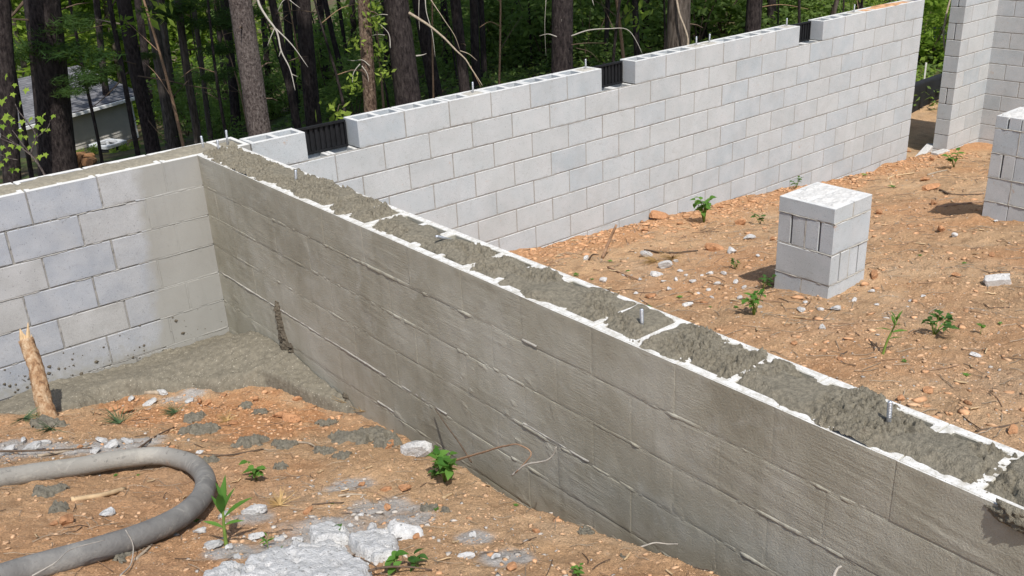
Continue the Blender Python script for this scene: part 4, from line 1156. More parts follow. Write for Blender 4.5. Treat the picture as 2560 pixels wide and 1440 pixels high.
def sprout(u, v, top, label, pairs, leafL, mat=None, seed=1, lean=0.0):
    """upright single-stem seedling with long narrow leaves"""
    b = ground_hit(u, v); s = px_size(b); H = (v - top[1]) * s / .93
    t = thing('sprout', label, 'sprout', tuple(b)); q = random.Random(seed)
    side = CR[0] * (top[0] - u) * s
    pth = [np.array([0, 0, -.01]), side * .3 + np.array([0, 0, H * .35]), side * .75 + np.array([0, 0, H * .7]), side + np.array([0, 0, H * .92])]
    mb = MB(); mb.tube(smooth_path(pth, 12), np.linspace(H * .035, H * .016, 12), 8); put('stem', mb.mesh('stem', True), M_STEM, t)
    sp = smooth_path(pth, 21)
    for f, az, el, L in pairs:
        put_leaf(t, 'lance', sp[int(f * 20)], az, el, L * H * .92, q.uniform(-.3, .3), .82)
    return t
aR = math.atan2(CR[0][1], CR[0][0])      # image-right heading on the ground
sprout(565, 1362, (578, 1222), 'tall bright green sprout with long narrow leaves in the foreground dirt', [(.42, aR + 3.0, .5, .40), (.45, aR - .2, .55, .42), (.62, aR + .25, .75, .62), (.66, aR + 2.6, 1.2, .42), (.66, aR - 1.2, 1.35, .75), (.68, aR + 1.5, 1.25, .7), (.7, aR + .6, 1.2, .5), (.95, aR + 2.2, 1.4, .35)], .3)
sprout(2206, 886, (2232, 790), 'tall green sprout standing in the dirt right of the cross wall', [(.45, aR + .1, .35, .38), (.68, aR + .1, .25, .45), (.7, aR + 2.9, .35, .42), (.85, aR + 1.5, .6, .38), (.88, aR - 1.5, .7, .35), (.97, aR + .6, 1.1, .34), (.97, aR + 2.4, 1.2, .34), (.99, aR + 4.4, 1.2, .3)], .3)
weed(1885, 788, 62, 'bushy bright green weed just behind the cross wall', 'ovate', 5, 5, .45, .36, 1)
weed(1760, 556, 70, 'upright bright green weed by the foot of the back wall', 'ovate', 5, 6, .35, .3, 2)
weed(2335, 836, 62, 'spreading dark green weed right of the tall sprout', 'lobed', 6, 5, .8, .36, 3)
weed(1112, 1205, 95, 'leafy green weed at the trench edge beside the concrete lump', 'ovate', 6, 6, .55, .32, 4, upright=.8)
weed(642, 1200, 52, 'small three-leaf weed on bare dirt right of the hose', 'ovate', 4, 4, .65, .42, 5)
weed(2385, 418, 42, 'green weed in front of the far wall end', 'ovate', 5, 4, .6, .4, 6)
weed(2450, 838, 34, 'tiny single sprout right of the spreading weed', 'ovate', 1, 4, .2, .5, 7)
weed(1838, 672, 24, 'low ferny green tuft left of the short pier', 'lobed', 5, 5, .7, .4, 8)
weed(1908, 722, 38, 'dull green weed at the left foot of the short pier', 'lobed', 4, 4, .7, .42, 9)
weed(1462, 1272, 42, 'small seedling on the rim of the trench', 'ovate', 2, 4, .35, .42, 10)
weed(858, 1338, 30, 'pair of green leaves growing behind the cracked slab', 'ovate', 2, 2, .5, .8, 11)
weed(990, 1432, 46, 'broad-leaved weed at the bottom edge below the right slab piece', 'ovate', 3, 3, .7, .7, 12)
weed(1045, 1420, 38, 'dark broad-leaved weed at the bottom edge beside a twig', 'ovdark', 3, 3, .7, .7, 13)
weed(1440, 1436, 34, 'small weed at the bottom edge near the trench', 'ovate', 3, 4, .6, .45, 14)
weed(670, 1372, 32, 'thin seedling left of the cracked slab', 'lance', 2, 4, .3, .6, 15)
weed(694, 1400, 30, 'narrow seedling touching the edge of the big slab', 'lance', 1, 4, .3, .8, 16)
weed(735, 1394, 26, 'single broad leaf sprouting at the big slab', 'ovate', 1, 2, .4, .9, 17)
weed(1990, 470, 26, 'low green tuft behind the short pier', 'lobed', 4, 4, .8, .4, 18)
weed(1900, 560, 34, 'straggly weed left of the short pier by an orange stone', 'lobed', 4, 3, .8, .4, 19)
weed(1080, 1195, 30, 'small weed with jagged leaves left of the leafy weed', 'ovdark', 3, 4, .6, .5, 20)
# tiny seedlings
TINY = [(1510, 640), (1525, 655), (1400, 700), (1440, 690), (1480, 700), (1570, 680), (1370, 680), (1620, 770), (1775, 770), (1840, 770), (1700, 745), (1545, 760), (2300, 640), (2410, 660), (2260, 905), (2415, 940), (345, 1190), (290, 1190), (450, 1295), (490, 1305), (165, 1395), (1290, 1265), (560, 1230), (1090, 1275), (830, 1260), (2500, 810), (2160, 440), (2230, 470)]
_l = where(TINY, 'tiny green seedling')
sd = MB()
for k in range(5):
    a = k * 1.3
    for (t0, w0), (t1, w1) in zip(OVATE[:-1], OVATE[1:]):
        pass
    r0 = .9 if k % 2 else .7
    ca_, sa_ = math.cos(a), math.sin(a)
    P_ = lambda t, w: (t * ca_ * r0 - w * sa_, t * sa_ * r0 + w * ca_, .25 + .35 * t - .3 * t * t + .1 * k / 5)
    sd.add([P_(0, 0), P_(.4, -.25), P_(1, 0), P_(.4, .25)], [(0, 1, 2, 3)])
sd.tube([(0, 0, -.1), (0, 0, .35)], [.04, .03], 4)
SEED = sd.mesh('seedling'); SEED.materials.append(M_LEAF)
for k, (u, v) in enumerate(TINY):
    b = ground_hit(u, v); put('seedling', SEED, None, None, tuple(b), (0, 0, k * 1.1), px_size(b) * (8 + k % 4 * 2), _l[k], 'seedling', 'tiny seedlings in the dirt')

# ---- wood
def bark_mat(name, c1, c2, c3, sc=14, stretch=.25, bs=1.0, bd=.03, vk=.3):
    m, nt, b = nmat(name, .92, .15)
    tc = N(nt, 'ShaderNodeTexCoord'); mp = N(nt, 'ShaderNodeMapping'); mp.inputs['Scale'].default_value = (1, 1, stretch)
    lk(nt, tc.outputs['Object'], mp.inputs['Vector'])
    vo = N(nt, 'ShaderNodeTexVoronoi'); vo.inputs['Scale'].default_value = sc; lk(nt, mp.outputs[0], vo.inputs['Vector'])
    n = noise(nt, mp.outputs[0], sc * 1.6, 6, .7, .5)
    h = math_(nt, 'ADD', math_(nt, 'MULTIPLY', vo.outputs['Distance'], vk), math_(nt, 'MULTIPLY', n, 1.0))
    c = ramp(nt, h, [(.42, c1), (.62, c2), (.85, c3)])
    c = mixc(nt, rampf(nt, noise(nt, tc.outputs['Object'], 1.1, 3), .5, .7), c, mixc(nt, .5, c, c3))
    lk(nt, c, b.inputs['Base Color']); bump(nt, b, h, bs, bd)
    return m
M_WOOD = simple('bare_wood', (.50, .36, .21), .8, .25, 24, .3, .004)
M_WOODG = simple('weathered_wood', (.33, .27, .20), .85, .3, 30, .4, .004)
M_TWIG = simple('dark_twig', (.11, .078, .055), .9, .3, 40, .4, .004)
M_TWIGP = simple('bleached_twig', (.36, .33, .285), .85, .2, 40, .3, .003)
M_TWIGR = simple('reddish_twig', (.30, .19, .12), .85, .3, 40, .3, .003)
M_BARKO = bark_mat('flaking_bark', (.12, .065, .04), (.36, .22, .12), (.55, .42, .28), 30, .6, .9, .014)
# broken branch stuck in the mortar by the left wall
b0 = ground_hit(122, 1042); s_ = px_size(b0)
br = thing('broken_branch', 'snapped branch with flaking orange bark standing in the mortar by the left wall', 'branch', tuple(b0))
rr_ = 18 * s_
def at_px(u, v): return dep(u, v, (b0 - CAM) @ CR[2]) - b0
mb = MB()
ax = smooth_path([at_px(128, 1062), at_px(108, 1000), at_px(95, 940), at_px(80, 890), at_px(64, 848)], 26)
mb.tube(ax, rr_ * np.linspace(1.15, .95, 26), 16, True, .10, random.Random(4)); put('bark', mb.mesh('bark', True), M_BARKO, br)
for (u0, v0, u1, v1, w, bl) in ((70, 862, 70, 806, 6.5, 0), (60, 862, 50, 822, 9, 0), (76, 872, 79, 836, 5, 0), (66, 865, 60, 835, 8, 0)):
    mb = MB(); p0, p1 = at_px(u0, v0), at_px(u1, v1); mb.tube([p0, p0 * .5 + p1 * .5, p1], [w * s_, w * s_ * .8, w * s_ * .15], 6, True, .15, random.Random(u0)); put('splinter', mb.mesh('splinter'), M_WOOD, br)
def wall_twig(label, px, wpx, mat, xs):
    """a twig standing off the cross wall: each photo pixel at its own distance before the wall face"""
    P = np.array([hit(u, v, 0, x) for (u, v), x in zip(px, xs)]); b = P[0].copy(); s = px_size(b); m = len(px) * 6
    mb = MB(); mb.tube(smooth_path(P - b, m), wpx * s / 2 * np.linspace(1, .5, m), 6, True, .15, random.Random(int(px[0][0])))
    put('twig', mb.mesh('twig', True), mat, None, tuple(b), label=label, cat='twig')
def stick(name, label, cat, px, wpx, mat, lift=None, depth_of=None, group=None, taper=.5, n=6):
    """a stick through photo pixels, on the soil or (lift: metres above soil per point) standing off it"""
    P = []
    for i, (u, v) in enumerate(px):
        l_ = lift[i] if lift else 0
        P.append(ground_hit(u, v, lambda x, y: gz(x, y) + l_ + .004))
    P = np.array(P); b = P[0].copy(); s = px_size(b)
    mb = MB(); m = max(8, len(px) * 4); mb.tube(smooth_path(P - b, m) if len(px) > 2 else np.linspace(P[0] - b, P[-1] - b, m), wpx * s / 2 * np.linspace(1, taper, m), n, True, .12, random.Random(int(px[0][0])))
    return put(name, mb.mesh(name, True), mat, None, tuple(b), label=label, cat=cat, group=group)
stick('stick', 'peeled tan stick inside the loop of the hose', 'stick', [(178, 1250), (245, 1240), (312, 1222)], 15, M_WOOD, taper=.8)
stick('stick', 'pale stripped stick lying across the dirt above the hose', 'stick', [(95, 1140), (160, 1128), (225, 1112)], 9, M_WOODG)
stick('stick', 'long thin dark stick above the hose on the left', 'stick', [(0, 1128), (110, 1126), (230, 1120)], 6, M_TWIG, [.02, .03, .02])
stick('stick', 'forked dark twig above the hose bend', 'stick', [(345, 1122), (390, 1090), (435, 1068)], 6, M_TWIG)
stick('stick', 'straight dark stick right of the hose bend', 'stick', [(475, 1134), (560, 1138), (660, 1122)], 6, M_TWIG)
stick('stick', 'tan chip of wood by the mortar pool', 'stick', [(358, 982), (385, 982), (416, 984)], 13, M_WOODG, taper=.9)
stick('stick', 'short upright wood chip at the mortar pool edge', 'stick', [(318, 972), (310, 955)], 11, M_WOOD, [0, .03], taper=.7)
stick('stick', 'curved pale stick among mortar splats', 'stick', [(735, 1105), (770, 1108), (795, 1122)], 7, M_WOODG)
stick('stick', 'dark and tan split twig left of the orange stones', 'stick', [(845, 1240), (880, 1236), (915, 1238)], 7, M_WOODG, taper=.7)
stick('stick', 'thin twig lying left of the split twig', 'stick', [(780, 1262), (820, 1257), (860, 1256)], 5, M_TWIG)
stick('stick', 'white splinter in the dirt below the leafy weed', 'stick', [(1108, 1245), (1130, 1234)], 9, M_WOOD, taper=.7)
stick('stick', 'short tan chip below the hose', 'stick', [(338, 1400), (380, 1362)], 10, M_WOODG, taper=.6)
stick('twig', 'curling pale twig lying over the lower part of the hose', 'twig', [(80, 1440), (130, 1412), (180, 1372), (262, 1350)], 4, M_TWIGP, [.10, .105, .105, .11])
stick('twig', 'thin pale twig arching below the hose', 'twig', [(300, 1440), (330, 1400), (332, 1360), (314, 1325)], 4, M_TWIGP, [0, .02, .05, .1])
stick('twig', 'crooked dark twig at the right end of the cracked slab', 'twig', [(905, 1432), (950, 1420), (1030, 1418), (1080, 1425)], 7, M_TWIG, [.02, .03, .02, .01])
stick('twig', 'dark twig lying on the crack of the slab', 'twig', [(885, 1392), (915, 1402), (945, 1420)], 5, M_TWIG, [.04, .045, .04])
wall_twig('bent brown twig reaching out over the trench before the wet wall', [(1140, 1150), (1210, 1130), (1262, 1115), (1300, 1113), (1328, 1135), (1310, 1160), (1288, 1182)], 6, M_TWIGR, [-.16, -.15, -.14, -.14, -.15, -.17, -.2])
wall_twig('bleached forked twig standing over the trench beside the brown twig', [(1280, 1188), (1320, 1160), (1350, 1155), (1368, 1150), (1378, 1143), (1391, 1117)], 6, M_TWIGP, [-.2, -.17, -.15, -.14, -.13, -.12])
wall_twig('dark twig leaning on the wet wall above the concrete lump', [(1178, 1155), (1150, 1110), (1115, 1062), (1088, 1022)], 5, M_TWIG, [-.13, -.09, -.05, -.02])
wall_twig('white twig poking over the trench at the bottom', [(1600, 1368), (1640, 1357), (1668, 1360), (1695, 1360)], 5, M_TWIGP, [-.22, -.18, -.15, -.13])
wall_twig('pale root end at the bottom edge before the wall', [(2082, 1460), (2088, 1432), (2095, 1420), (2104, 1416)], 12, M_TWIGP, [-.2, -.18, -.17, -.16])
stick('stick', 'dark stick standing upright in the dirt near the back wall', 'stick', [(1506, 645), (1522, 605), (1541, 562)], 8, M_TWIGR, [0, .13, .28], taper=.8)
stick('twig', 'hooked dark twig behind the cross wall', 'twig', [(1472, 650), (1480, 638), (1496, 637)], 5, M_TWIG, [0, .04, .05])
stick('stick', 'long dark stick lying right of the cross wall top', 'stick', [(2440, 1078), (2500, 1068), (2575, 1050)], 7, M_TWIG)
stick('stick', 'thin dark stick lying behind the short pier', 'stick', [(2350, 475), (2400, 487), (2460, 485)], 6, M_TWIG)
stick('stick', 'brown stick in front of the taller pier', 'stick', [(2340, 518), (2400, 510), (2460, 503)], 7, M_TWIGR)
stick('stick', 'tan root right of the short pier near the back wall', 'stick', [(2228, 462), (2245, 438), (2285, 432)], 7, M_WOOD)
stick('stick', 'dark stick across the dirt left of the short pier', 'stick', [(1612, 625), (1680, 632), (1745, 626)], 6, M_TWIG)
stick('stick', 'reddish stick lying before the back wall', 'stick', [(1520, 668), (1560, 685), (1600, 700)], 6, M_TWIGR)
stick('stick', 'pale long stick at the far edge of the yard', 'stick', [(2320, 438), (2345, 430), (2368, 425)], 7, M_WOODG)

# ---- crumbs, straw, litter
def crumbs(name, n, sampler, rmin, rmax, mat, seed):
    q = np.random.default_rng(seed)
    x, y = sampler(q, n)
    r = rmin * (rmax / rmin) ** (q.random(len(x)) ** 2.2)
    z = gz(x, y) + r * .12
    t = (1 + 5 ** .5) / 2
    ico = np.array([(-1, t, 0), (1, t, 0), (-1, -t, 0), (1, -t, 0), (0, -1, t), (0, 1, t), (0, -1, -t), (0, 1, -t), (t, 0, -1), (t, 0, 1), (-t, 0, -1), (-t, 0, 1)]) / 1.9
    fc = np.array([(0, 11, 5), (0, 5, 1), (0, 1, 7), (0, 7, 10), (0, 10, 11), (1, 5, 9), (5, 11, 4), (11, 10, 2), (10, 7, 6), (7, 1, 8), (3, 9, 4), (3, 4, 2), (3, 2, 6), (3, 6, 8), (3, 8, 9), (4, 9, 5), (2, 4, 11), (6, 2, 10), (8, 6, 7), (9, 8, 1)])
    V = ico[None] * (1 + q.uniform(-.5, .4, (len(x), 12, 1)))
    V = V * np.stack([q.uniform(.8, 1.5, len(x)), q.uniform(.6, 1.1, len(x)), q.uniform(.15, .5, len(x))], -1)[:, None]
    a = q.uniform(0, 6.28, len(x)); c, s = np.cos(a)[:, None], np.sin(a)[:, None]
    V = np.stack([V[..., 0] * c - V[..., 1] * s, V[..., 0] * s + V[..., 1] * c, V[..., 2]], -1) * r[:, None, None] + np.stack([x, y, z], -1)[:, None]
    Fc = (fc[None] + 12 * np.arange(len(x))[:, None, None]).reshape(-1, 3)
    return put(name, mesh(name, V.reshape(-1, 3), Fc), mat, kind='stuff')
def samp_left(q, n):
    x = q.uniform(-3.1, -.02, n); y = q.uniform(-4.8, -.35, n); k = (y < toe_y(x) - .02); return x[k], y[k]
def samp_right(q, n):
    x = .35 + 9.5 * q.random(n) ** 1.5; y = q.uniform(-5.2, -.02, n); return x, y
def samp_bank(q, n):
    x = q.uniform(2.0, 9.9, n); y = -.02 - np.abs(q.normal(0, .28, n)); return x, y
def samp_red(q, n):
    p = np.array(rpts)[q.integers(0, len(rpts), n)]; x = p[:, 0] + q.normal(0, .2, n); y = p[:, 1] + q.normal(0, .2, n); k = (y < toe_y(x)) & (x < -.1); return x[k], y[k]
def samp_dust(q, n):
    p = np.array(dpts)[q.integers(0, len(dpts), n)]; x = p[:, 0] + q.normal(0, .16, n); y = p[:, 1] + q.normal(0, .16, n); k = (x < -.15) & (y < toe_y(x)); return x[k], y[k]
def patchy(s, sc, lo):
    def f(q, n):
        x, y = s(q, n); k = fbm(x * sc, y * sc, 66, 3) + q.uniform(-.12, .12, len(x)) > lo; return x[k], y[k]
    return f
M_CR1 = simple('clay_crumbs', (.50, .32, .19), .97, .4, 9, .4, .004, .1)
M_CR2 = simple('red_clay_crumbs', (.50, .285, .155), .97, .45, 12, .4, .004, .1)
M_CR3 = simple('pale_crumbs', (.40, .365, .32), .97, .35, 12, .4, .004, .1)
crumbs('soil_crumbs', 6500, samp_left, .002, .013, M_CR1, 1)
crumbs('soil_crumbs', 8000, samp_right, .004, .022, M_CR1, 2)
crumbs('clay_rubble', 3000, samp_bank, .004, .034, M_CR2, 3)
crumbs('clay_rubble', 1500, samp_red, .002, .018, M_CR2, 4)
crumbs('clay_rubble', 2600, patchy(samp_right, .9, .08), .005, .034, M_CR2, 8)
crumbs('clay_rubble', 900, patchy(samp_left, 1.4, .1), .003, .018, M_CR2, 9)
crumbs('cement_crumbs', 900, samp_dust, .002, .013, M_CR3, 5)
crumbs('pale_gravel', 400, samp_left, .002, .007, M_CR3, 6)
crumbs('pale_gravel', 800, samp_right, .004, .014, M_CR3, 7)
def grit(name, n, sampler, rmin, rmax, mat, seed):
    q = np.random.default_rng(seed); x, y = sampler(q, n); n = len(x)
    r = rmin * (rmax / rmin) ** (q.random(n) ** 1.8)
    oc = np.array([(1, 0, 0), (0, 1, 0), (-1, 0, 0), (0, -1, 0), (.2, .1, .8), (0, 0, -.6)])
    fc = np.array([(0, 1, 4), (1, 2, 4), (2, 3, 4), (3, 0, 4)])
    V = oc[None] * (1 + q.uniform(-.4, .4, (n, 6, 1))); a = q.uniform(0, 6.28, n); c, s = np.cos(a)[:, None], np.sin(a)[:, None]
    V = np.stack([V[..., 0] * c - V[..., 1] * s, V[..., 0] * s + V[..., 1] * c, V[..., 2] * q.uniform(.5, 1.1, n)[:, None]], -1) * r[:, None, None] + np.stack([x, y, gz(x, y)], -1)[:, None]
    put(name, mesh(name, V[:, :5].reshape(-1, 3), (fc[None] + 5 * np.arange(n)[:, None, None]).reshape(-1, 3)), mat, kind='stuff')
grit('soil_grit', 40000, patchy(samp_left, 1.7, 0), .0012, .0042, M_CR1, 61)
grit('soil_grit', 60000, patchy(samp_right, 1.1, 0), .002, .0075, M_CR1, 62)
grit('soil_grit', 7000, patchy(samp_right, 1.1, .1), .002, .007, M_CR3, 63)
def litter(name, n, sampler, lmin, lmax, rad, mat, seed, curve=.15):
    q = np.random.default_rng(seed); x, y = sampler(q, n); n = len(x)
    L = q.uniform(lmin, lmax, n); a = q.uniform(0, 6.28, n); bend = q.normal(0, curve, n)
    vs = []
    for k in range(4):
        t = k / 3 - .5
        px_ = x + L * t * np.cos(a) - bend * L * (t * t - .1) * np.sin(a); py_ = y + L * t * np.sin(a) + bend * L * (t * t - .1) * np.cos(a)
        pz_ = gz(px_, py_) + .004 + q.uniform(0, .006, n)
        for j in range(3):
            b = 2.1 * j
            vs.append(np.stack([px_ - rad * math.cos(b) * np.sin(a), py_ + rad * math.cos(b) * np.cos(a), pz_ + rad * math.sin(b)], -1))
    V = np.stack(vs, 1)
    f = []
    for k in range(3):
        for j in range(3):
            j2 = (j + 1) % 3; f.append((k * 3 + j, k * 3 + j2, k * 3 + 3 + j2, k * 3 + 3 + j))
    Fc = (np.array(f)[None] + 12 * np.arange(n)[:, None, None]).reshape(-1, 4)
    return put(name, mesh(name, V.reshape(-1, 3), Fc), mat, kind='stuff')
litter('pine_straw', 900, samp_left, .03, .11, .0011, M_WOODG, 21)
litter('pine_straw', 1600, samp_right, .05, .16, .002, M_WOODG, 22)
litter('twig_litter', 110, samp_left, .03, .11, .0018, M_TWIG, 23)
litter('twig_litter', 120, samp_left, .03, .12, .0015, M_TWIGR, 27)
litter('twig_litter', 150, samp_right, .05, .22, .0026, M_TWIG, 24)
litter('twig_litter', 260, samp_right, .05, .22, .0024, M_TWIGR, 28)
litter('wood_chips', 70, samp_left, .02, .06, .004, M_WOOD, 25, .05)
litter('wood_chips', 160, samp_right, .03, .09, .006, M_WOOD, 26, .05)
# tufts of dead pine needles
def needle_tuft(u, v, wpx, label, mat, k, lift=.0, n=40):
    b = ground_hit(u, v); L = wpx * px_size(b); q = random.Random(k); mb = MB()
    a0 = q.uniform(0, 6.28)
    for i in range(n):
        a = a0 + q.gauss(0, .8); e = q.uniform(.0, .7); l = L * q.uniform(.5, 1)
        p1 = np.array([math.cos(a) * math.cos(e), math.sin(a) * math.cos(e), math.sin(e)]) * l
        mb.tube([(0, 0, .01), p1 * .5 + np.array([0, 0, l * .06]), p1], [.0016, .0014, .0006], 3, False)
    put('needle_tuft', mb.mesh('needle_tuft'), mat, None, (b[0], b[1], b[2] + lift), label=label, cat='pine needles')
M_NEED = simple('dead_needles', (.42, .28, .12), .8, .25, 20, .1, .002); M_NEEDG = simple('green_needles', (.07, .12, .055), .7, .3, 20, .1, .002)
needle_tuft(880, 1030, 60, 'tan pine needle spray hanging at the trench end of the mortar pool', M_NEED, 1, .03)
needle_tuft(905, 1040, 50, 'second tan needle spray at the trench, right of the first', M_NEED, 2, .02)
needle_tuft(570, 1055, 36, 'pale tan needle tuft on the red clay', M_NEED, 3)
needle_tuft(300, 1062, 70, 'green pine needle spray on the clay right of the broken branch', M_NEEDG, 4)
needle_tuft(130, 1075, 70, 'green pine needles at the foot of the broken branch', M_NEEDG, 5)
needle_tuft(60, 1050, 60, 'green pine needles left of the broken branch', M_NEEDG, 6)
needle_tuft(440, 1035, 50, 'green needle sprig beside a mortar splat', M_NEEDG, 7)
needle_tuft(700, 1268, 60, 'reddish dead needle bundle beside the white concrete lump', M_NEED, 8)
needle_tuft(1800, 625, 34, 'reddish needle bundle behind the orange boulder', M_NEED, 9)
needle_tuft(1680, 648, 60, 'tan pine straw clump left of the orange boulder', M_NEED, 10, n=70)
needle_tuft(1640, 655, 50, 'tan pine straw clump behind the white chips', M_NEED, 11, n=60)
# ------------------------------------------------------------------ woods behind the wall
M_BARK = bark_mat('dark_bark', (.010, .008, .008), (.034, .026, .025), (.072, .058, .053), 26, .35)
M_BARKL = bark_mat('scaly_bark', (.035, .026, .023), (.105, .082, .074), (.22, .185, .165), 42, .5)
M_BARKP = bark_mat('pale_bark', (.028, .022, .018), (.085, .068, .055), (.17, .142, .118), 24, .16, 1.0, .03)
M_FOL = leaf_mat('pine_foliage', (.018, .045, .012), (.045, .085, .022), .25)
M_FOLB = leaf_mat('broadleaf_foliage', (.095, .155, .045), (.20, .285, .085), .5)
M_FOLY = leaf_mat('spring_foliage', (.14, .24, .03), (.33, .42, .08), .5)
M_BARKR = bark_mat('reddish_bark', (.035, .022, .016), (.125, .08, .058), (.30, .22, .16), 34, .45)
def leaf_cloud(name, centers, radii, n, size, seed, mat, flat=.7, drop=0.0, thin=.42):
    """leaf-sized faces spread through clumps"""
    q = np.random.default_rng(seed); centers = np.asarray(centers, float); radii = np.asarray(radii, float)
    pr = radii ** 2.2; k = q.choice(len(centers), n, p=pr / pr.sum())
    d = q.normal(0, 1, (n, 3)); d /= np.linalg.norm(d, axis=1)[:, None]
    p = centers[k] + d * (radii[k] * q.random(n) ** .45)[:, None] * np.array([1, 1, flat])
    a = q.normal(0, 1, (n, 3)); a[:, 2] *= .5; a /= np.linalg.norm(a, axis=1)[:, None]
    b = np.cross(a, q.normal(0, 1, (n, 3))); b /= np.linalg.norm(b, axis=1)[:, None] + 1e-9
    s = (size * q.uniform(.6, 1.4, n))[:, None]
    V = np.stack([p - a * s, p + b * s * thin, p + a * s, p - b * s * thin], 1)
    V[:, 2] -= np.array([0, 0, 1]) * s * drop
    me = mesh(name, V.reshape(-1, 3), np.arange(n * 4).reshape(n, 4)); me.materials.append(mat); return me
def clump_set(seed, n, rx, rz, r0, r1, z0):
    q = random.Random(seed); C_, R_ = [], []
    for _ in range(n):
        a = q.uniform(0, 6.28); r = rx * q.random() ** .6; C_.append((math.cos(a) * r, math.sin(a) * r, z0 + rz * q.random())); R_.append(q.uniform(r0, r1))
    return C_, R_
CROWN = [leaf_cloud('crown', *clump_set(s, 26, 2.6, 7.0, .9, 1.7, 0), 620, .24, s, M_FOL) for s in (1, 2, 3)]
CROWNB = [leaf_cloud('crown', *clump_set(s, 24, 2.4, 5.5, .8, 1.6, 0), 900, .16, s, M_FOLB) for s in (11, 12)]
CROWNY = [leaf_cloud('crown', *clump_set(s, 46, 3.2, 9.0, .7, 1.5, 0), 5200, .15, s, M_FOLY) for s in (21, 22)]
BUSH = [leaf_cloud('foliage', *clump_set(s, 15, .75, .95, .18, .4, .15), 1100, .055, s, M_FOLB) for s in (31, 32, 33)]
BUSHY = [leaf_cloud('foliage', *clump_set(s, 15, .8, 1.2, .18, .42, .15), 950, .07, s, M_FOLY) for s in (41, 42)]
fwd_h = np.array([CR[2][0], CR[2][1], 0]); fwd_h /= np.linalg.norm(fwd_h)
def same_range(u, v, P):
    """point on the sight line through u, v at the same range as P"""
    d = pray(u, v); return CAM + d * ((P - CAM) @ fwd_h) / (d @ fwd_h)
def trunk_mesh(h, r0, r1, seed, sides=14, wob=.05, lean=(0, 0)):
    seg = 34; t = np.linspace(0, 1, seg) ** 1.15
    ang = np.linspace(0, 2 * math.pi, sides, endpoint=False)
    T, A = np.meshgrid(t, ang, indexing='ij')
    z = T * h
    r = (r0 + (r1 - r0) * T) * (1 + .45 * np.exp(-z / (r0 * 2.2))) * (1 + wob * fbm(np.cos(A) * 1.6 + seed, np.sin(A) * 1.6 + z * 1.2, seed, 3) + .02 * vn(A * 6, z * 7, seed + 4))
    cx = lean[0] * z + .04 * fbm(z * .4, z * 0 + seed, seed + 1, 2) * np.minimum(1, z); cy = lean[1] * z + .04 * fbm(z * .4, z * 0 + seed, seed + 2, 2) * np.minimum(1, z)
    V = np.stack([cx + r * np.cos(A), cy + r * np.sin(A), z], -1)
    i = np.arange(seg * sides).reshape(seg, sides); j = np.roll(i, -1, 1)
    f = np.stack([i[:-1], j[:-1], j[1:], i[1:]], -1).reshape(-1, 4)
    return mesh('trunk', V.reshape(-1, 3), f, True)
TREES = []
def tree(u0, v0, u1, v1, w, depth, label, mat, name='pine_tree', height=15, crown=None, crown_at=6.5, cs=1.0, group='tree trunks behind the back wall', seed=None):
    P1 = dep(u1, v1, depth); P0 = same_range(u0, v0, P1)
    ax = P0 - P1; ax = ax / ax[2]
    ax[:2] = np.clip(ax[:2], -.14, .14)
    z = P1.copy()
    for _ in range(4):
        gzv = float(g_out(np.array([z[0]]), np.array([z[1]]))[0]); z = P1 + ax * (gzv - P1[2])
    r = w * depth / FPX / 2
    sd_ = seed or int(u1 * 3 + v1)
    t = thing(name, label, 'tree', (z[0], z[1], z[2] - .08), group=group)
    put('trunk', trunk_mesh(height, r, r * .55, sd_ % 97, lean=(ax[0], ax[1])), mat, t)
    if w > 18 and depth < 20:
        qs = random.Random(sd_)
        for j in range(4):
            mbs = MB()
            hz = qs.uniform(1.2, 5.0); a = qs.uniform(0, 6.28); L_ = qs.uniform(.05, .5); rr0 = r * .9
            c0 = np.array([ax[0] * hz + math.cos(a) * rr0, ax[1] * hz + math.sin(a) * rr0, hz]); dv = np.array([math.cos(a), math.sin(a), qs.uniform(-.3, .3)])
            mbs.tube([c0 - dv * .05, c0 + dv * L_ * .6 + np.array([0, 0, .02]), c0 + dv * L_], [.014, .009, .004], 5)
            put('dead_branch', mbs.mesh('dead_branch'), M_TWIG, t)
    if crown is not None:
        put('crown', crown, None, t, (ax[0] * crown_at, ax[1] * crown_at, crown_at), (0, 0, sd_ % 7), cs)
    TREES.append((t, z, ax, P1, depth)); return t
def limb(t, px, wpx, mat, depth, name='dead_branch', fwd=0.0, taper=.25):
    """a bare branch through photo pixels, at about the range of its tree"""
    P = np.array([dep(u, v, depth - fwd * i / max(1, len(px) - 1)) for i, (u, v) in enumerate(px)])
    b = np.array(t.location)
    m = len(px) * 4; mb = MB(); mb.tube(smooth_path(P, m) - b, wpx * depth / FPX / 2 * np.linspace(1, taper, m), 6, True, .08, random.Random(int(px[0][0]) + 1))
    put(name, mb.mesh(name, True), mat, t)
cq = lambda k: CROWN[k % 3]
T1 = tree(100, 0, 142, 410, 88, 13.0, 'very thick near-black trunk at the left, in front of the house', M_BARK, crown=cq(0), cs=1.5, crown_at=6)
T2 = tree(310, 0, 382, 378, 36, 17, 'dark trunk crossing the right end of the house roof', M_BARK, crown=cq(1), cs=.9, crown_at=8)
T3 = tree(277, 0, 346, 385, 13, 16, 'thin leaning dark trunk just left of the roof end', M_BARK, height=11, crown=cq(2), cs=.6, crown_at=7)
T4 = tree(447, 0, 493, 344, 20, 18, 'slim brown trunk left of the scaly trunk, nearer of a pair', M_BARKP, crown=cq(0), cs=1.0)
tree(483, 0, 528, 347, 13, 19, 'thin pale trunk left of the scaly trunk, right of a pair', M_BARKP, height=12, crown=cq(1), cs=.8)
tree(375, 0, 427, 330, 30, 24, 'blurred pale trunk beyond the end of the house', M_BARKP, 'hardwood_tree', crown=CROWNB[0], cs=1.3)
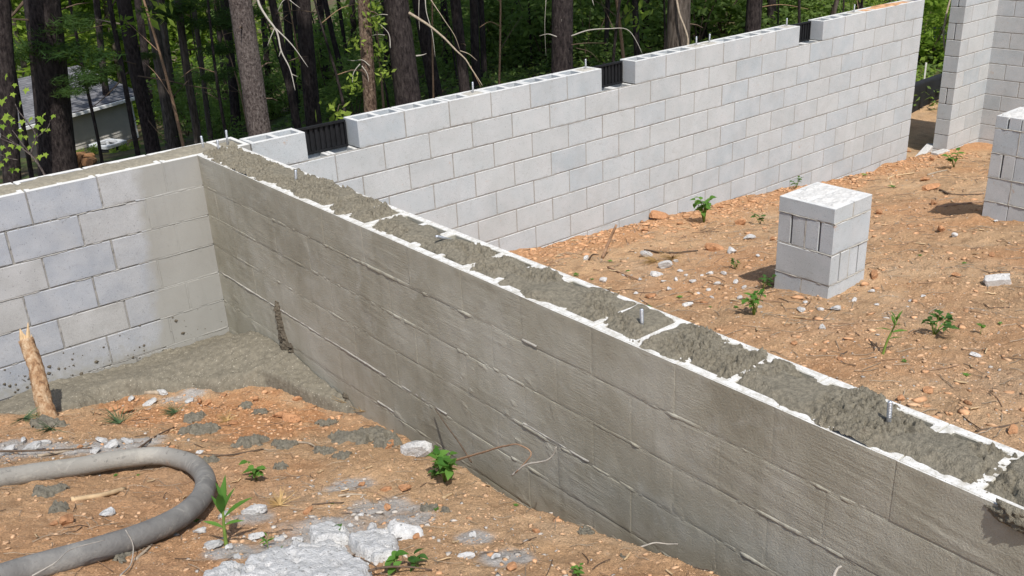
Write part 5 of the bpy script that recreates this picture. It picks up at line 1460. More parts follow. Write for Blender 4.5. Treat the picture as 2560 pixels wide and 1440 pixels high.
tree(400, 0, 440, 320, 22, 26, 'second pale trunk beyond the end of the house', M_BARKP, 'hardwood_tree', crown=CROWNB[1], cs=1.2)
T7 = tree(602, 0, 652, 326, 58, 11.5, 'sunlit scaly-barked trunk rising behind the wall corner', M_BARKL, crown=cq(2), cs=1.2, crown_at=6.5)
tree(682, 0, 745, 312, 20, 15, 'slender dark trunk right of the scaly trunk', M_BARK, crown=cq(0), cs=.9)
tree(757, 0, 785, 300, 40, 16, 'dark trunk above the first vent', M_BARK, crown=cq(1), cs=1.2)
tree(817, 0, 862, 210, 14, 22, 'thin leaning trunk deep in the woods left of the snag', M_BARK, height=12, crown=cq(2), cs=.9)
tree(845, 0, 877, 208, 10, 24, 'very thin leaning trunk deep in the woods beside the snag', M_BARK, height=11, crown=cq(0), cs=.8)
T12 = tree(905, 0, 921, 268, 35, 12.5, 'reddish broken-barked snag with leafy sprouts left of the big trunk', M_BARKR, 'dead_tree', height=7.5)
T13 = tree(990, 0, 1021, 250, 66, 12.5, 'big dark scaly trunk in the middle with a long bare branch', M_BARK, crown=cq(1), cs=1.4)
tree(1050, 0, 1092, 236, 34, 17, 'dark trunk half hidden right of the big trunk', M_BARK, crown=cq(2), cs=1.1)
tree(1138, 0, 1162, 222, 28, 16, 'dark trunk, left one of three close together', M_BARK, crown=cq(0), cs=1.1)
tree(1180, 0, 1194, 215, 22, 18, 'dark trunk, middle one of three close together', M_BARK, crown=cq(1), cs=1.0)
tree(1203, 0, 1210, 212, 15, 20, 'dark trunk, right one of three close together', M_BARK, crown=cq(2), cs=.9)
T18 = tree(1404, 0, 1405, 176, 56, 13, 'thick dark trunk above the middle of the back wall', M_BARK, crown=cq(0), cs=1.3)
tree(1517, 0, 1512, 150, 12, 19, 'thin dark trunk behind the middle vent', M_BARK, height=12, crown=cq(1), cs=.8)
tree(1590, 0, 1594, 133, 16, 17, 'thin brown trunk right of the middle vent', M_BARK, height=12, crown=cq(2), cs=.9)
tree(1612, 0, 1612, 120, 26, 22, 'dark trunk just behind the thin brown one', M_BARK, crown=cq(0), cs=1.1)
T21 = tree(1697, 0, 1693, 115, 60, 14, 'thick furrowed trunk with a vine, left of the double bolts', M_BARKP, crown=cq(1), cs=1.4)
tree(1888, 0, 1884, 65, 40, 15, 'dark trunk behind leafy shrubs near the last vent', M_BARK, crown=cq(2), cs=1.2)
tree(2096, 0, 2086, 30, 13, 15, 'slim tan sapling trunk above the last vent', M_BARKP, 'hardwood_tree', height=9, crown=CROWNB[0], cs=.8)
tree(5, 0, 30, 470, 44, 12, 'dark trunk at the left edge behind the maple sapling', M_BARK, crown=cq(0), cs=1.2)
tree(20, 100, 60, 330, 12, 18, 'thin dark trunk at the left edge before the house roof', M_BARK, height=10, crown=cq(1), cs=.8)
tree(195, 120, 250, 395, 9, 15, 'thin crooked trunk leaning before the house wall', M_BARK, height=5.5)
FAR = [(240, 18, 30), (345, 20, 33), (540, 16, 28), (560, 24, 24), (715, 22, 21), (735, 14, 25), (800, 18, 27), (880, 16, 30), (960, 20, 26), (1110, 18, 24), (1250, 22, 27), (1290, 14, 24), (1340, 18, 29), (1460, 16, 24), (1550, 18, 28), (1650, 16, 25), (1755, 22, 22), (1800, 16, 26), (1840, 14, 30), (1930, 22, 21), (1985, 16, 24), (2050, 20, 23), (2150, 18, 21), (2220, 18, 24),
       (655, 15, 26), (1080, 15, 30), (1380, 13, 32), (1495, 14, 31)]
for k, (u, w, d_) in enumerate(FAR):
    lab = 'dim far trunk in the woods, number %s from the left' % ['one', 'two', 'three', 'four', 'five', 'six', 'seven', 'eight', 'nine', 'ten', 'eleven', 'twelve', 'thirteen', 'fourteen', 'fifteen', 'sixteen', 'seventeen', 'eighteen', 'nineteen', 'twenty', 'twenty one', 'twenty two', 'twenty three', 'twenty four', 'twenty five', 'twenty six', 'twenty seven', 'twenty eight'][sorted(range(len(FAR)), key=lambda i: FAR[i][0]).index(k)]
    tree(u, 0, u + 18 - u * .009, 140, w, d_, lab, M_BARK, crown=(cq(k) if k % 3 else CROWNB[k % 2]) if k % 3 == 1 else None, cs=1.1, crown_at=5.5 + k % 3, group='dim far trunks in the woods', seed=900 + k)
# bare branches
for px, w in (([(636, -30), (650, 15), (668, 45), (690, 75), (704, 130), (724, 170), (738, 226)], 9), ([(690, 72), (728, 110), (770, 168)], 5), ([(687, 70), (676, 95), (669, 114)], 4), ([(703, 125), (697, 142)], 4), ([(728, 185), (745, 192)], 3), ([(735, -10), (708, 2), (694, 28)], 4), ([(700, -25), (730, 5), (750, 20)], 5)):
    limb(T7, px, w * .8, M_TWIGP, 10.5, 'bleached_branch')
for px, w, m in (([(1022, 32), (1075, 66), (1110, 95), (1140, 126), (1165, 150), (1176, 168), (1192, 192), (1206, 214)], 11, M_WOODG), ([(1150, 127), (1172, 135), (1193, 152)], 4, M_WOODG), ([(1062, -30), (1066, 30), (1080, 80), (1088, 142)], 4, M_TWIGP), ([(1074, -5), (1112, 52), (1138, 92), (1150, 125)], 4, M_WOODG),
                 ([(1048, -10), (1047, 40), (1049, 76)], 3, M_TWIGP), ([(1176, 165), (1196, 205), (1203, 220)], 3, M_TWIGR), ([(990, 42), (955, 36), (928, 42)], 4, M_TWIGP), ([(976, 120), (972, 85), (942, 54)], 4, M_TWIGP), ([(962, 88), (945, 86), (930, 89)], 3, M_TWIGP), ([(1040, 140), (1058, 137), (1066, 134)], 7, M_TWIGP)):
    limb(T13, px, w * .72, m, 12.0)
for px, w, m in (([(1428, 90), (1470, 76), (1520, 72), (1570, 75), (1592, 105), (1606, 135)], 6, M_TWIGP), ([(1392, 92), (1370, 85), (1348, 90)], 5, M_TWIGP), ([(1404, -20), (1404, 54)], 6, M_TWIGP), ([(1475, -20), (1485, 14)], 6, M_TWIGP), ([(1428, 112), (1460, 108), (1520, 108)], 4, M_TWIG), ([(1440, 120), (1475, 130), (1500, 156)], 3, M_TWIG), ([(1365, 0), (1362, 60), (1365, 140)], 2, M_TWIGP)):
    limb(T18, px, w * .65, m, 12.6)
for px, w, m in (([(300, -20), (250, 60), (160, 95)], 4, M_TWIG), ([(300, 50), (360, 62), (420, 60)], 4, M_TWIG), ([(320, 180), (280, 225), (225, 270), (175, 285)], 4, M_TWIG), ([(345, 190), (410, 200), (480, 215), (600, 230)], 4, M_TWIG), ([(340, 160), (290, 150), (240, 165)], 3, M_TWIG), ([(370, 300), (395, 330), (420, 350)], 3, M_TWIG), ([(300, 60), (225, 45)], 5, M_WOODG)):
    limb(T2, px, w, m, 16)
for px, w, m in (([(160, 130), (190, 150), (225, 185)], 5, M_TWIG), ([(60, 5), (25, 45), (-10, 80)], 10, M_TWIG), ([(150, 40), (210, 70), (270, 60)], 4, M_TWIG)):
    limb(T1, px, w, m, 12.6)
for px, w in (([(925, 165), (905, 150), (885, 152), (868, 150)], 3), ([(900, 160), (885, 180), (880, 215)], 3), ([(905, 165), (918, 185), (922, 205)], 3)):
    limb(T12, px, w, M_TWIGP, 12.2, 'dead_twig')
# fresh torn wood on the snag, and its leafy sprouts
mbk = MB(); P = [dep(912, 48, 12.1), dep(913, 60, 12.15), dep(915, 72, 12.2)]; mbk.tube(np.array(P) - np.array(T12.location), [.012, .03, .006], 6); put('torn_wood', mbk.mesh('torn_wood'), M_WOOD, T12)
SPR = leaf_cloud('sprout_leaves', [(0, 0, 0)], [.15], 22, .042, 77, M_FOLY)
for u, v in ((938, 25), (932, 48), (940, 60), (947, 130), (960, 182), (890, 110), (885, 205), (880, 220), (912, 5)):
    put('sprout_leaves', SPR, None, T12, tuple(dep(u, v, 12.0) - np.array(T12.location)), (u, v, 0), 1.0)
# vine on the furrowed trunk
limb(T21, [(1690, -10), (1700, 40), (1712, 70), (1720, 110), (1716, 125)], 6, M_WOODG, 13.6, 'vine', taper=.8)
# drooping conifer sprays at the left
SPRAY = leaf_cloud('needle_spray', [(0, 0, 0), (.3, .1, -.05), (-.25, .15, .02), (.1, -.3, .05)], [.3, .25, .22, .2], 700, .075, 88, M_FOL, flat=.4, thin=.07)
for k, (u, v, s) in enumerate(((208, 200, .8), (190, 225, .7), (235, 180, .7), (190, 130, 1.1), (30, 130, 1.3), (175, 60, 1.0), (420, 30, 1.1), (520, 60, 1.2), (560, 120, 1.2), (480, 10, 1.3), (280, 90, .8), (350, 140, .7), (545, 190, 1.0), (590, 40, 1.2))):
    tr_ = T1 if u < 260 else T4
    put('needle_spray', SPRAY, None, tr_, tuple(dep(u, v, 12.2 if u < 260 else 17) - np.array(tr_.location)), (0, 0, k * 1.7), s)

# trees whose trunks the picture hardly shows: sunlit hardwoods beyond the house and a closing ring of woods
q = random.Random(5)
HW = [(5, 40, 42), (70, 20, 46), (150, 60, 40), (215, 30, 48), (270, 40, 41), (330, 10, 47), (400, 50, 44), (460, 20, 50), (40, 90, 37), (190, 100, 52), (520, 30, 46), (110, 10, 55), (300, 90, 56)]
_w = ['first', 'second', 'third', 'fourth', 'fifth', 'sixth', 'seventh', 'eighth', 'ninth', 'tenth', 'eleventh', 'twelfth', 'thirteenth']
for k, (u, v, d_) in enumerate(HW):
    P = dep(u, v, d_); zg = float(g_out(np.array([P[0]]), np.array([P[1]]))[0])
    t = thing('hardwood_tree', 'yellow-green sunlit tree beyond the house, %s from the left' % _w[sorted(range(len(HW)), key=lambda i: HW[i][0]).index(k)], 'tree', (P[0], P[1], zg - .1), group='sunlit trees beyond the house')
    put('trunk', trunk_mesh(9, .14, .06, 40 + k, 8), M_BARKP, t)
    put('crown', CROWNY[k % 2], None, t, (0, 0, max(.6, P[2] - zg - 6.5)), (0, 0, k * 1.3), 1.15)
# understory shrubs
SH = []
q = random.Random(12)
while len(SH) < 74:
    u = q.uniform(430, 2240); v = q.uniform(-20, 240)
    wall_v = 352 - .187 * (u - 627)
    if v > wall_v - 15: continue
    d = pray(u, v); t_ = np.arange(9, 46, .1); P_ = CAM[None] + t_[:, None] * d[None]
    below = P_[:, 2] < g_out(P_[:, 0], P_[:, 1], False)
    P = P_[np.argmax(below)] if below.any() else P_[q.randrange(80, 330)]
    if P[1] < 2.2: continue
    SH.append((u, v, P))
for k, (u, v) in enumerate([(2330, 60), (2300, 40), (2350, 30), (2320, 95), (1960, 42), (1880, 34), (2010, 48), (1580, 110), (1550, 95), (2090, 20), (1940, 10), (2270, -10)]):
    if u > 2250: P = dep(u, v + 14, 17.5 + (k % 3))
    else: P = dep(u, v + 10, 13.6)
    SH.append((u, v, P))
SH.sort(key=lambda t: t[0])
NUMS = ['one', 'two', 'three', 'four', 'five', 'six', 'seven', 'eight', 'nine', 'ten', 'eleven', 'twelve', 'thirteen', 'fourteen', 'fifteen', 'sixteen', 'seventeen', 'eighteen', 'nineteen']
TENS = {2: 'twenty', 3: 'thirty', 4: 'forty', 5: 'fifty', 6: 'sixty', 7: 'seventy', 8: 'eighty', 9: 'ninety'}
def num(n): return NUMS[n - 1] if n < 20 else TENS[n // 10] + (' ' + NUMS[n % 10 - 1] if n % 10 else '')
for k, (u, v, P) in enumerate(SH):
    zg = float(g_out(np.array([P[0]]), np.array([P[1]]))[0])
    dst = (P - CAM) @ CR[2]
    yl = u > 2250 or (1840 < u < 2060 and dst < 16)
    t = thing('shrub', '%s woodland shrub, number %s counted from the left' % ('bright leafy' if yl else 'dull green', num(k + 1)), 'shrub', (P[0], P[1], zg), (0, 0, k * 2.1), 'woodland shrubs behind the wall')
    s = q.uniform(.8, 1.4) * (1 if dst < 20 else 1.35) * (.6 if dst < 14.5 else 1)
    put('foliage', (BUSHY if yl else BUSH)[k % (2 if yl else 3)], None, t, scale=s)
    mb = MB()
    for j in range(4):
        a = j * 1.6 + k; mb.tube([(0, 0, -.05), (math.cos(a) * .15 * s, math.sin(a) * .15 * s, .4 * s), (math.cos(a) * .4 * s, math.sin(a) * .4 * s, .95 * s)], [.012 * s, .009 * s, .004 * s], 5)
    put('stem', mb.mesh('stem'), M_TWIG, t)
# thin saplings and brush between the trunks
SAP = []
qz = random.Random(31)
for k in range(34):
    u = 430 + k * 54 + qz.uniform(-24, 24); d_ = qz.uniform(13.5, 24); P = dep(u, 60, d_)
    if P[1] < 2: continue
    SAP.append((u, P, d_))
for k, (u, P, d_) in enumerate(SAP):
    zg = float(g_out(np.array([P[0]]), np.array([P[1]]))[0])
    t = thing('sapling', 'thin bare-stemmed sapling among the trunks, number %s from the left' % num(k + 1), 'sapling', (P[0], P[1], zg - .05), group='thin saplings in the woods')
    H = qz.uniform(3.2, 5.5); lx, ly = qz.uniform(-.14, .14), qz.uniform(-.14, .14)
    st = smooth_path([np.array([0, 0, 0]), np.array([lx * .3 * H + qz.uniform(-.06, .06), ly * .3 * H, .33 * H]), np.array([lx * .7 * H, ly * .7 * H + qz.uniform(-.08, .08), .68 * H]), np.array([lx * H, ly * H, H])], 24)
    mb = MB(); mb.tube(st, np.linspace(qz.uniform(.018, .034), .006, 24), 6); put('stem', mb.mesh('stem', True), M_BARK if k % 3 else M_TWIGR, t)
    for j in range(6):
        b0_ = st[qz.randrange(6, 23)]; a = qz.uniform(0, 6.28); L_ = qz.uniform(.35, 1.1)
        dv = np.array([math.cos(a), math.sin(a), qz.uniform(-.1, .6)])
        mb = MB(); mb.tube(smooth_path([b0_, b0_ + dv * L_ * .5 + np.array([0, 0, .05]), b0_ + dv * L_ + np.array([0, 0, qz.uniform(-.15, .1)])], 9), np.linspace(.008, .003, 9), 5); put('branch', mb.mesh('branch', True), M_TWIG if j % 2 else M_TWIGR, t)
        if k % 2 == 0 and j < 3: put('leaves', SPR, None, t, tuple(b0_ + dv * L_), (a, j, k), qz.uniform(1.2, 2.2))
# ground cover of low leaves on the forest floor
def cover(name, n, seed, size, mat, amin, amax, rmin, rmax):
    qq = np.random.default_rng(seed); th = np.radians(qq.uniform(amin, amax, n)); r = rmin + (rmax - rmin) * qq.random(n) ** 1.1
    x = CAM[0] + r * np.sin(th); y = CAM[1] + r * np.cos(th); k = (y > .5) & (fbm(x * .35, y * .35, seed, 3) > -.12); x, y = x[k], y[k]; n = len(x)
    hump = np.maximum(0, fbm(x * .9, y * .9, seed + 3, 3)) * 1.0
    z = g_out(x, y) + qq.random(n) * (.12 + hump)
    p = np.stack([x, y, z], -1)
    a = qq.normal(0, 1, (n, 3)); a[:, 2] *= .4; a /= np.linalg.norm(a, axis=1)[:, None]
    b = np.cross(a, qq.normal(0, 1, (n, 3)) * .4 + np.array([0, 0, 1])); b /= np.linalg.norm(b, axis=1)[:, None]
    s = (size * qq.uniform(.5, 1.4, n) * (.7 + r[k] / 40))[:, None]
    V = np.stack([p - a * s, p + b * s * .45, p + a * s, p - b * s * .45], 1)
    put(name, mesh(name, V.reshape(-1, 3), np.arange(n * 4).reshape(n, 4)), mat, kind='stuff')
cover('ground_cover', 90000, 31, .055, M_FOLB, 20, 74, 11, 42)
cover('ground_cover', 16000, 32, .05, M_FOLY, 48, 76, 12, 30)
# distant woods closing the view
def ring(name, n, seed, mat, amin, amax, r0, r1, z0, z1, size):
    qq = np.random.default_rng(seed); th = np.radians(qq.uniform(amin, amax, n)); r = qq.uniform(r0, r1, n)
    x = CAM[0] + r * np.sin(th); y = CAM[1] + r * np.cos(th); z = g_out(x, y) + z0 + (z1 - z0) * qq.random(n) ** .8
    k = fbm(th * 14, z * .35, seed, 3) > -.25; p = np.stack([x, y, z], -1)[k]; n = len(p)
    a = qq.normal(0, 1, (n, 3)); a /= np.linalg.norm(a, axis=1)[:, None]; b = np.cross(a, qq.normal(0, 1, (n, 3))); b /= np.linalg.norm(b, axis=1)[:, None]
    s = (size * qq.uniform(.6, 1.4, n))[:, None]
    V = np.stack([p - a * s, p + b * s * .45, p + a * s, p - b * s * .45], 1)
    put(name, mesh(name, V.reshape(-1, 3), np.arange(n * 4).reshape(n, 4)), mat, kind='stuff')
ring('distant_woods', 26000, 41, M_FOLB, -25, 80, 44, 58, 0, 11, .22)
ring('distant_woods', 9000, 42, M_FOLY, -25, 28, 52, 66, 0, 14, .24)

# ------------------------------------------------------------------ maple sapling before the left trunk
D_M = 8.6
bp = dep(113, 440, D_M); zg = float(g_out(np.array([bp[0]]), np.array([bp[1]]))[0])
ms = thing('maple_sapling', 'maple sapling with lime-green leaves at the left edge behind the wall', 'sapling', (bp[0], bp[1], zg))
mo_ = np.array(ms.location)
def mbranch(px, w, name='branch', d2=0):
    P = np.array([dep(u, v, D_M + d2 * i / len(px)) for i, (u, v) in enumerate(px)])
    mb = MB(); m = 5 * len(px); mb.tube(smooth_path(P, m) - mo_, w * D_M / FPX / 2 * np.linspace(1, .45, m), 6); put(name, mb.mesh(name, True), M_BARKL, ms)
mb = MB(); P = np.array([mo_, (mo_ + dep(113, 440, D_M)) / 2, dep(113, 440, D_M), dep(92, 405, D_M), dep(78, 388, D_M)]); mb.tube(smooth_path(P, 20) - mo_, np.linspace(.014, .009, 20), 7); put('stem', mb.mesh('stem', True), M_BARKL, ms)
mbranch([(78, 388), (60, 365), (38, 335), (30, 325)], 4); mbranch([(78, 388), (82, 365), (90, 345), (68, 305), (45, 275), (38, 260)], 4); mbranch([(90, 345), (108, 330), (120, 318), (126, 300)], 3); mbranch([(78, 388), (40, 362), (10, 350), (-15, 338)], 4); mbranch([(60, 372), (25, 350), (0, 335)], 3); mbranch([(45, 400), (20, 395), (-10, 380)], 3)
for k, (cx_, cy_) in enumerate([(80, 190), (190, 310), (160, 430), (70, 480), (260, 540), (80, 700), (30, 840), (130, 740), (400, 740), (570, 690), (690, 710), (280, 780), (470, 840), (560, 890), (620, 890), (260, 890), (120, 960), (330, 980), (260, 970), (140, 1090), (240, 1110), (380, 1110), (450, 1050), (110, 1190), (30, 1110), (510, 1230), (580, 1205), (80, 1270), (150, 1400), (220, 1400), (20, 1340), (460, 955), (340, 370), (170, 800), (500, 730), (530, 760), (20, 520), (60, 740)]):
    u, v = cx_ / 5.14, cy_ / 5.14 + 150
    put('leaf', MAPLE, None, ms, tuple(dep(u, v, D_M + q.uniform(-.2, .2)) - mo_), (q.uniform(-.3, .3), q.uniform(.5, 1.1), -math.pi / 2 - .6 + q.uniform(-.7, .7)), .075 * q.uniform(.75, 1.2))

# ------------------------------------------------------------------ house down the slope
M_SIDE = simple('siding', (.46, .435, .39), .7, .1, 3, .1, .003)
def shingle_mat():
    m, nt, b = nmat('shingles', .95, .1); tc = N(nt, 'ShaderNodeTexCoord')
    br_ = N(nt, 'ShaderNodeTexBrick'); br_.inputs['Scale'].default_value = 1.0; br_.inputs['Brick Width'].default_value = .32; br_.inputs['Row Height'].default_value = .14; br_.inputs['Mortar Size'].default_value = .008
    br_.inputs['Color1'].default_value = (.12, .122, .132, 1); br_.inputs['Color2'].default_value = (.19, .193, .207, 1); br_.inputs['Mortar'].default_value = (.07, .07, .075, 1)
    lk(nt, tc.outputs['Object'], br_.inputs['Vector'])
    n = noise(nt, tc.outputs['Object'], 3, 5, .65)
    c = mixc(nt, 1.0, br_.outputs['Color'], ramp(nt, n, [(.3, (.7, .7, .7)), (.7, (1.25, 1.22, 1.2))]), 'MULTIPLY')
    lk(nt, c, b.inputs['Base Color']); bump(nt, b, br_.outputs['Fac'], .5, .02); return m
gz_h = -4.40
A_ = np.array([5.52, 24.65]); B_ = np.array([7.88, 25.70]); e_ = (B_ - A_) / np.linalg.norm(B_ - A_); nrm = np.array([-e_[1], e_[0]])
B2 = B_ + e_ * .35; A2 = A_ - e_ * 6.5
hs = thing('house', 'small house with grey shingle roof and pale siding, down the slope behind the trees', 'house', (A2[0], A2[1], gz_h - 2.6), (0, 0, math.atan2(e_[1], e_[0])))
Lh = float(np.linalg.norm(B2 - A2)); Dp = 5.6; rise = .80
mb = MB()   # clapboards, each lapped over the one below
for k in range(20):
    z = .1 + k * .125
    mb.add([(.3, .30, z), (Lh - .3, .30, z), (Lh - .3, .318, z + .125), (.3, .318, z + .125)], [(0, 1, 2, 3)]); mb.add([(.3, .318, z), (Lh - .3, .318, z), (Lh - .3, .30, z), (.3, .30, z)], [(0, 1, 2, 3)])
    mb.add([(Lh - .3, .30, z), (Lh - .3, Dp - .3, z), (Lh - .318, Dp - .3, z + .125), (Lh - .318, .30, z + .125)], [(0, 1, 2, 3)])
put('siding', mb.mesh('siding'), M_SIDE, hs)
mb = MB(); mb.box((.33, .33, -.6), (Lh - .33, Dp - .33, 2.58)); put('wall', mb.mesh('wall'), M_SIDE, hs)
rm = MB(); sl_len = math.hypot(Dp / 2, rise)
rm.box((0, 0, -.04), (Lh, sl_len, .0)); ro = put('roof', rm.mesh('roof'), shingle_mat(), hs, (0, 0, 2.68), (math.atan2(rise, Dp / 2), 0, 0))
rb = MB(); rb.add([(0, Dp / 2, 2.66 + rise), (Lh, Dp / 2, 2.66 + rise), (Lh, Dp, 2.64), (0, Dp, 2.64)], [(0, 1, 2, 3)]); put('roof', rb.mesh('roof'), ro.data.materials[0], hs)
gb = MB(); gb.add([(Lh - .31, .3, 2.58), (Lh - .31, Dp - .3, 2.58), (Lh - .31, Dp / 2, 2.6 + rise - .05)], [(0, 1, 2)]); put('gable', gb.mesh('gable'), M_SIDE, hs)
M_TRIM = simple('white_trim', (.72, .72, .70), .5, .06, 8, .05, .002)
g_ = MB(); g_.box((0, -.10, 2.57), (Lh, -.01, 2.66)); put('gutter', g_.mesh('gutter'), M_TRIM, hs)
g_ = MB(); g_.box((0, 0, 2.54), (Lh, .3, 2.565)); put('soffit', g_.mesh('soffit'), M_TRIM, hs)
g_ = MB(); g_.box((Lh - .36, .285, .1), (Lh - .285, .36, 2.53)); put('corner_board', g_.mesh('corner_board'), M_TRIM, hs)
g_ = MB(); g_.box((Lh - 1.55, .20, 1.05), (Lh - 1.43, .29, 1.25)); put('utility_box', g_.mesh('utility_box'), M_STEEL, hs)
# air conditioner
P = dep(277, 392, 27.6)
zg = gz_h - 2.62
acb = thing('air_conditioner', 'dark air conditioner with a pale rounded top beside the house wall', 'air conditioner', (P[0], P[1], P[2] - .38), (0, 0, math.atan2(e_[1], e_[0])))
def rrect(w, r, n=5):
    out = []
    for cx_, cy_, a0 in ((w - r, w - r, 0), (-w + r, w - r, 90), (-w + r, -w + r, 180), (w - r, -w + r, 270)):
        for i in range(n): a = math.radians(a0 + 90 * i / (n - 1)); out.append((cx_ + r * math.cos(a), cy_ + r * math.sin(a)))
    return out
def prism(pl, z0, z1, hole=None):
    n = len(pl); b = MB(); b.add([(x, y, z0) for x, y in pl] + [(x, y, z1) for x, y in pl], [tuple((i, (i + 1) % n, n + (i + 1) % n, n + i)) for i in range(n)] + ([tuple(range(n - 1, -1, -1)), tuple(range(n, 2 * n))] if hole is None else []))
    if hole:
        m = len(hole); o_ = len(b.v); b.add([(x, y, z1) for x, y in hole] + [(x, y, z0) for x, y in hole], [])
        for i in range(n): b.f.append((n + i, n + (i + 1) % n, o_ + (i + 1) % n, o_ + i)); b.f.append((o_ + i, o_ + (i + 1) % n, o_ + m + (i + 1) % n, o_ + m + i))
    return b
M_ACB = simple('dark_louvre', (.03, .032, .034), .6, .2, 20, .1, .002); M_ACT = simple('pale_metal_top', (.55, .56, .56), .5, .1, 10, .1, .002)
put('body', prism(rrect(.36, .06), 0, .72).mesh('body'), M_ACB, acb)
for k in range(9): put('louvre', prism(rrect(.372, .06), .06 + k * .072, .085 + k * .072).mesh('louvre'), M_ACB, acb)
circ = [(.27 * math.cos(math.radians(45 / 2.5 * 0 + i * 18)), .27 * math.sin(math.radians(i * 18))) for i in range(20)]
put('top_cover', prism(rrect(.39, .09), .72, .80, circ).mesh('top_cover'), M_ACT, acb)
fb = MB()
for k in range(4):
    a = k * math.pi / 2; fb.add([(0, 0, .74), (.25 * math.cos(a), .25 * math.sin(a), .73), (.25 * math.cos(a + .7), .25 * math.sin(a + .7), .76)], [(0, 1, 2)])
put('fan', fb.mesh('fan'), M_ACB, acb)
put('hub', prism([(.05 * math.cos(i), .05 * math.sin(i)) for i in np.linspace(0, 6.28, 9)[:-1]], .74, .84).mesh('hub'), M_ACT, acb)
# shrubs by the house and a pile of split logs
for (u, v, s, lab) in ((232, 388, .5, 'bright bush left of the air conditioner by the house'), (308, 384, .42, 'bright bush right of the air conditioner by the house'), (335, 374, .45, 'low bush at the house corner')):
    P = dep(u, v, 26.8); t = thing('shrub', lab, 'shrub', (P[0], P[1], P[2] - .5 * s)); put('foliage', BUSHY[0], None, t, scale=s * .9)
    mb = MB(); mb.tube([(0, 0, -.3), (.05, 0, .6 * s)], [.02, .01], 5); put('stem', mb.mesh('stem'), M_TWIG, t)
M_LOG = simple('cut_log', (.36, .19, .09), .85, .35, 9, .3, .006)
lmb = MB(); lmb.tube([(-.22, 0, 0), (-.1, 0, .004), (.22, 0, 0)], [.085, .08, .08], 9, True, .12, random.Random(3)); LOG = lmb.mesh('firewood_log'); LOG.materials.append(M_LOG)
LG = [(185, 400), (196, 398), (207, 399), (190, 391), (201, 390), (213, 393), (183, 392), (220, 402), (178, 404), (228, 404), (195, 407), (210, 408)]
for k, (u, v) in enumerate(LG):
    P = dep(u, v, 20.5 + .1 * (k % 3)); put('firewood_log', LOG, None, None, tuple(P), (.1 * k, .15, math.atan2(CR[2][1], CR[2][0]) + .25 * math.sin(k * 2.2)), 1.0, 'split firewood log behind the left wall, number %s from the left' % num(sorted(range(len(LG)), key=lambda i: LG[i][0]).index(k) + 1), 'log', 'split logs by the house')
wp = dep(200, 418, 20.7); mb = MB()
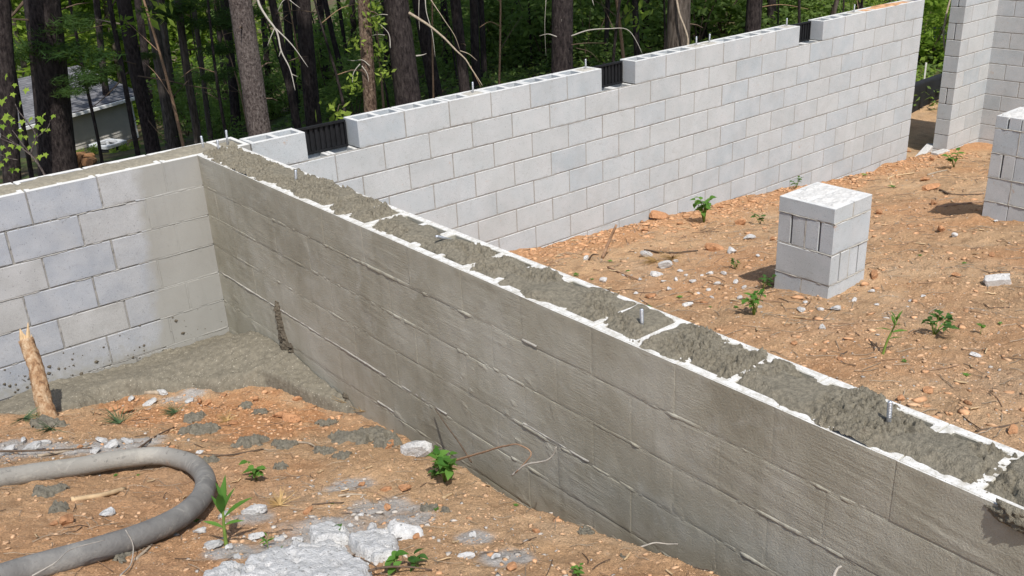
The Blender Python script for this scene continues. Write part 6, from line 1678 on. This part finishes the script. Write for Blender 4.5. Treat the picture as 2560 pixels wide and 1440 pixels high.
# ------------------------------------------------------------------ silt fence beyond the door opening
M_SILT = simple('black_fabric', (.012, .012, .014), .6, .4, 6, .3, .01, .35); M_WIRE = simple('fence_wire', (.30, .32, .36), .5, .2, 20, .05, .001, .5)
M_STAKE = simple('white_stake', (.66, .64, .58), .8, .15, 20, .2, .003); M_POST = simple('fence_post', (.10, .11, .12), .6, .2, 20, .1, .002)
def silt(y, z0, z1, x0, x1, label, wire, slope):
    t = thing('silt_fence', label, 'fence', (x0, y, z0))
    n = 40; xs = np.linspace(0, x1 - x0, n); X, Zt = np.meshgrid(xs, np.linspace(0, 1, 8), indexing='ij')
    Yv = .03 * fbm(X * 1.5, Zt * 2, int(y * 10), 3) + slope * X; Zv = Zt * (z1 - z0) + .04 * fbm(X * .8, Zt * 0, 5, 2) - .12 * (1 - Zt)
    i = np.arange(X.size).reshape(X.shape); f = np.stack([i[:-1, :-1], i[1:, :-1], i[1:, 1:], i[:-1, 1:]], -1).reshape(-1, 4)
    o = put('fabric', mesh('fabric', np.stack([X, Yv, Zv], -1).reshape(-1, 3), f, True), M_SILT, t)
    so = o.modifiers.new('thick', 'SOLIDIFY'); so.thickness = .006
    k = .5
    while k < x1 - x0:
        mb = MB(); mb.box((k - .02, slope * k - .05, -.2), (k + .02, slope * k - .012, z1 - z0 + (.45 if wire else .06))); put('post', mb.mesh('post'), M_POST, t); k += 1.6
    if wire:
        mb = MB(); top = z1 - z0 + .42
        for j in range(7): zz = top - j * .15; mb.tube([(a, slope * a - .06 + .01 * math.sin(a * 3), zz + .015 * math.sin(a * 2.1 + j)) for a in np.linspace(0, x1 - x0, 24)], .0035, 4)
        for a in np.arange(.05, x1 - x0, .15): mb.tube([(a, slope * a - .06, -.1), (a, slope * a - .06, top)], .0028, 4)
        put('wire_mesh', mb.mesh('wire_mesh'), M_WIRE, t)
    return t
silt(1.55, -2.14, -1.64, 10.6, 14.2, 'low black silt fence just outside the door opening', False, 0)
silt(3.2, -2.35, -1.80, 13.2, 18.5, 'farther black silt fence with wire mesh on the bank', True, 0)
P = dep(2312, 187, 15.5); mb = MB(); mb.box((-.02, -.012, -.6), (.02, .012, .19)); put('survey_stake', mb.mesh('survey_stake'), M_STAKE, None, tuple(P), (0, .02, .6), label='white stake standing at the silt fence beyond the opening', cat='stake')
mb = MB(); mb.tube(smooth_path([dep(2362, 128, 13.0), dep(2359, 75, 13.0), dep(2365, 40, 13.0), dep(2378, -10, 13.0), dep(2390, -50, 13)], 20) - dep(2362, 128, 13), .013, 6)
put('vine', mb.mesh('vine', True), M_WOODG, None, tuple(dep(2362, 128, 13.0)), label='pale bare vine hanging beside the far wall end', cat='vine')
# clay spilled on top of the far end of the back wall
mb = MB(); xs = np.linspace(-.62, .5, 40); ys = np.linspace(0, .19, 14); X, Y = np.meshgrid(xs, ys, indexing='ij')
Z = .018 * ss(.5, .05, np.abs(X + .05)) * (.5 + .5 * np.sin(np.clip(Y / .19, 0, 1) * math.pi)) * (1 + .9 * fbm(X * 8, Y * 12, 881, 4)) - .008
i = np.arange(X.size).reshape(X.shape); f = np.stack([i[:-1, :-1], i[1:, :-1], i[1:, 1:], i[:-1, 1:]], -1).reshape(-1, 4)
put('clay_heap', mesh('clay_heap', np.stack([X, Y, Z], -1).reshape(-1, 3), f, True), M_CR2, None, (XB1 - .62, .002, .0), label='clay spilled along the top of the far end of the back wall', cat='clay')
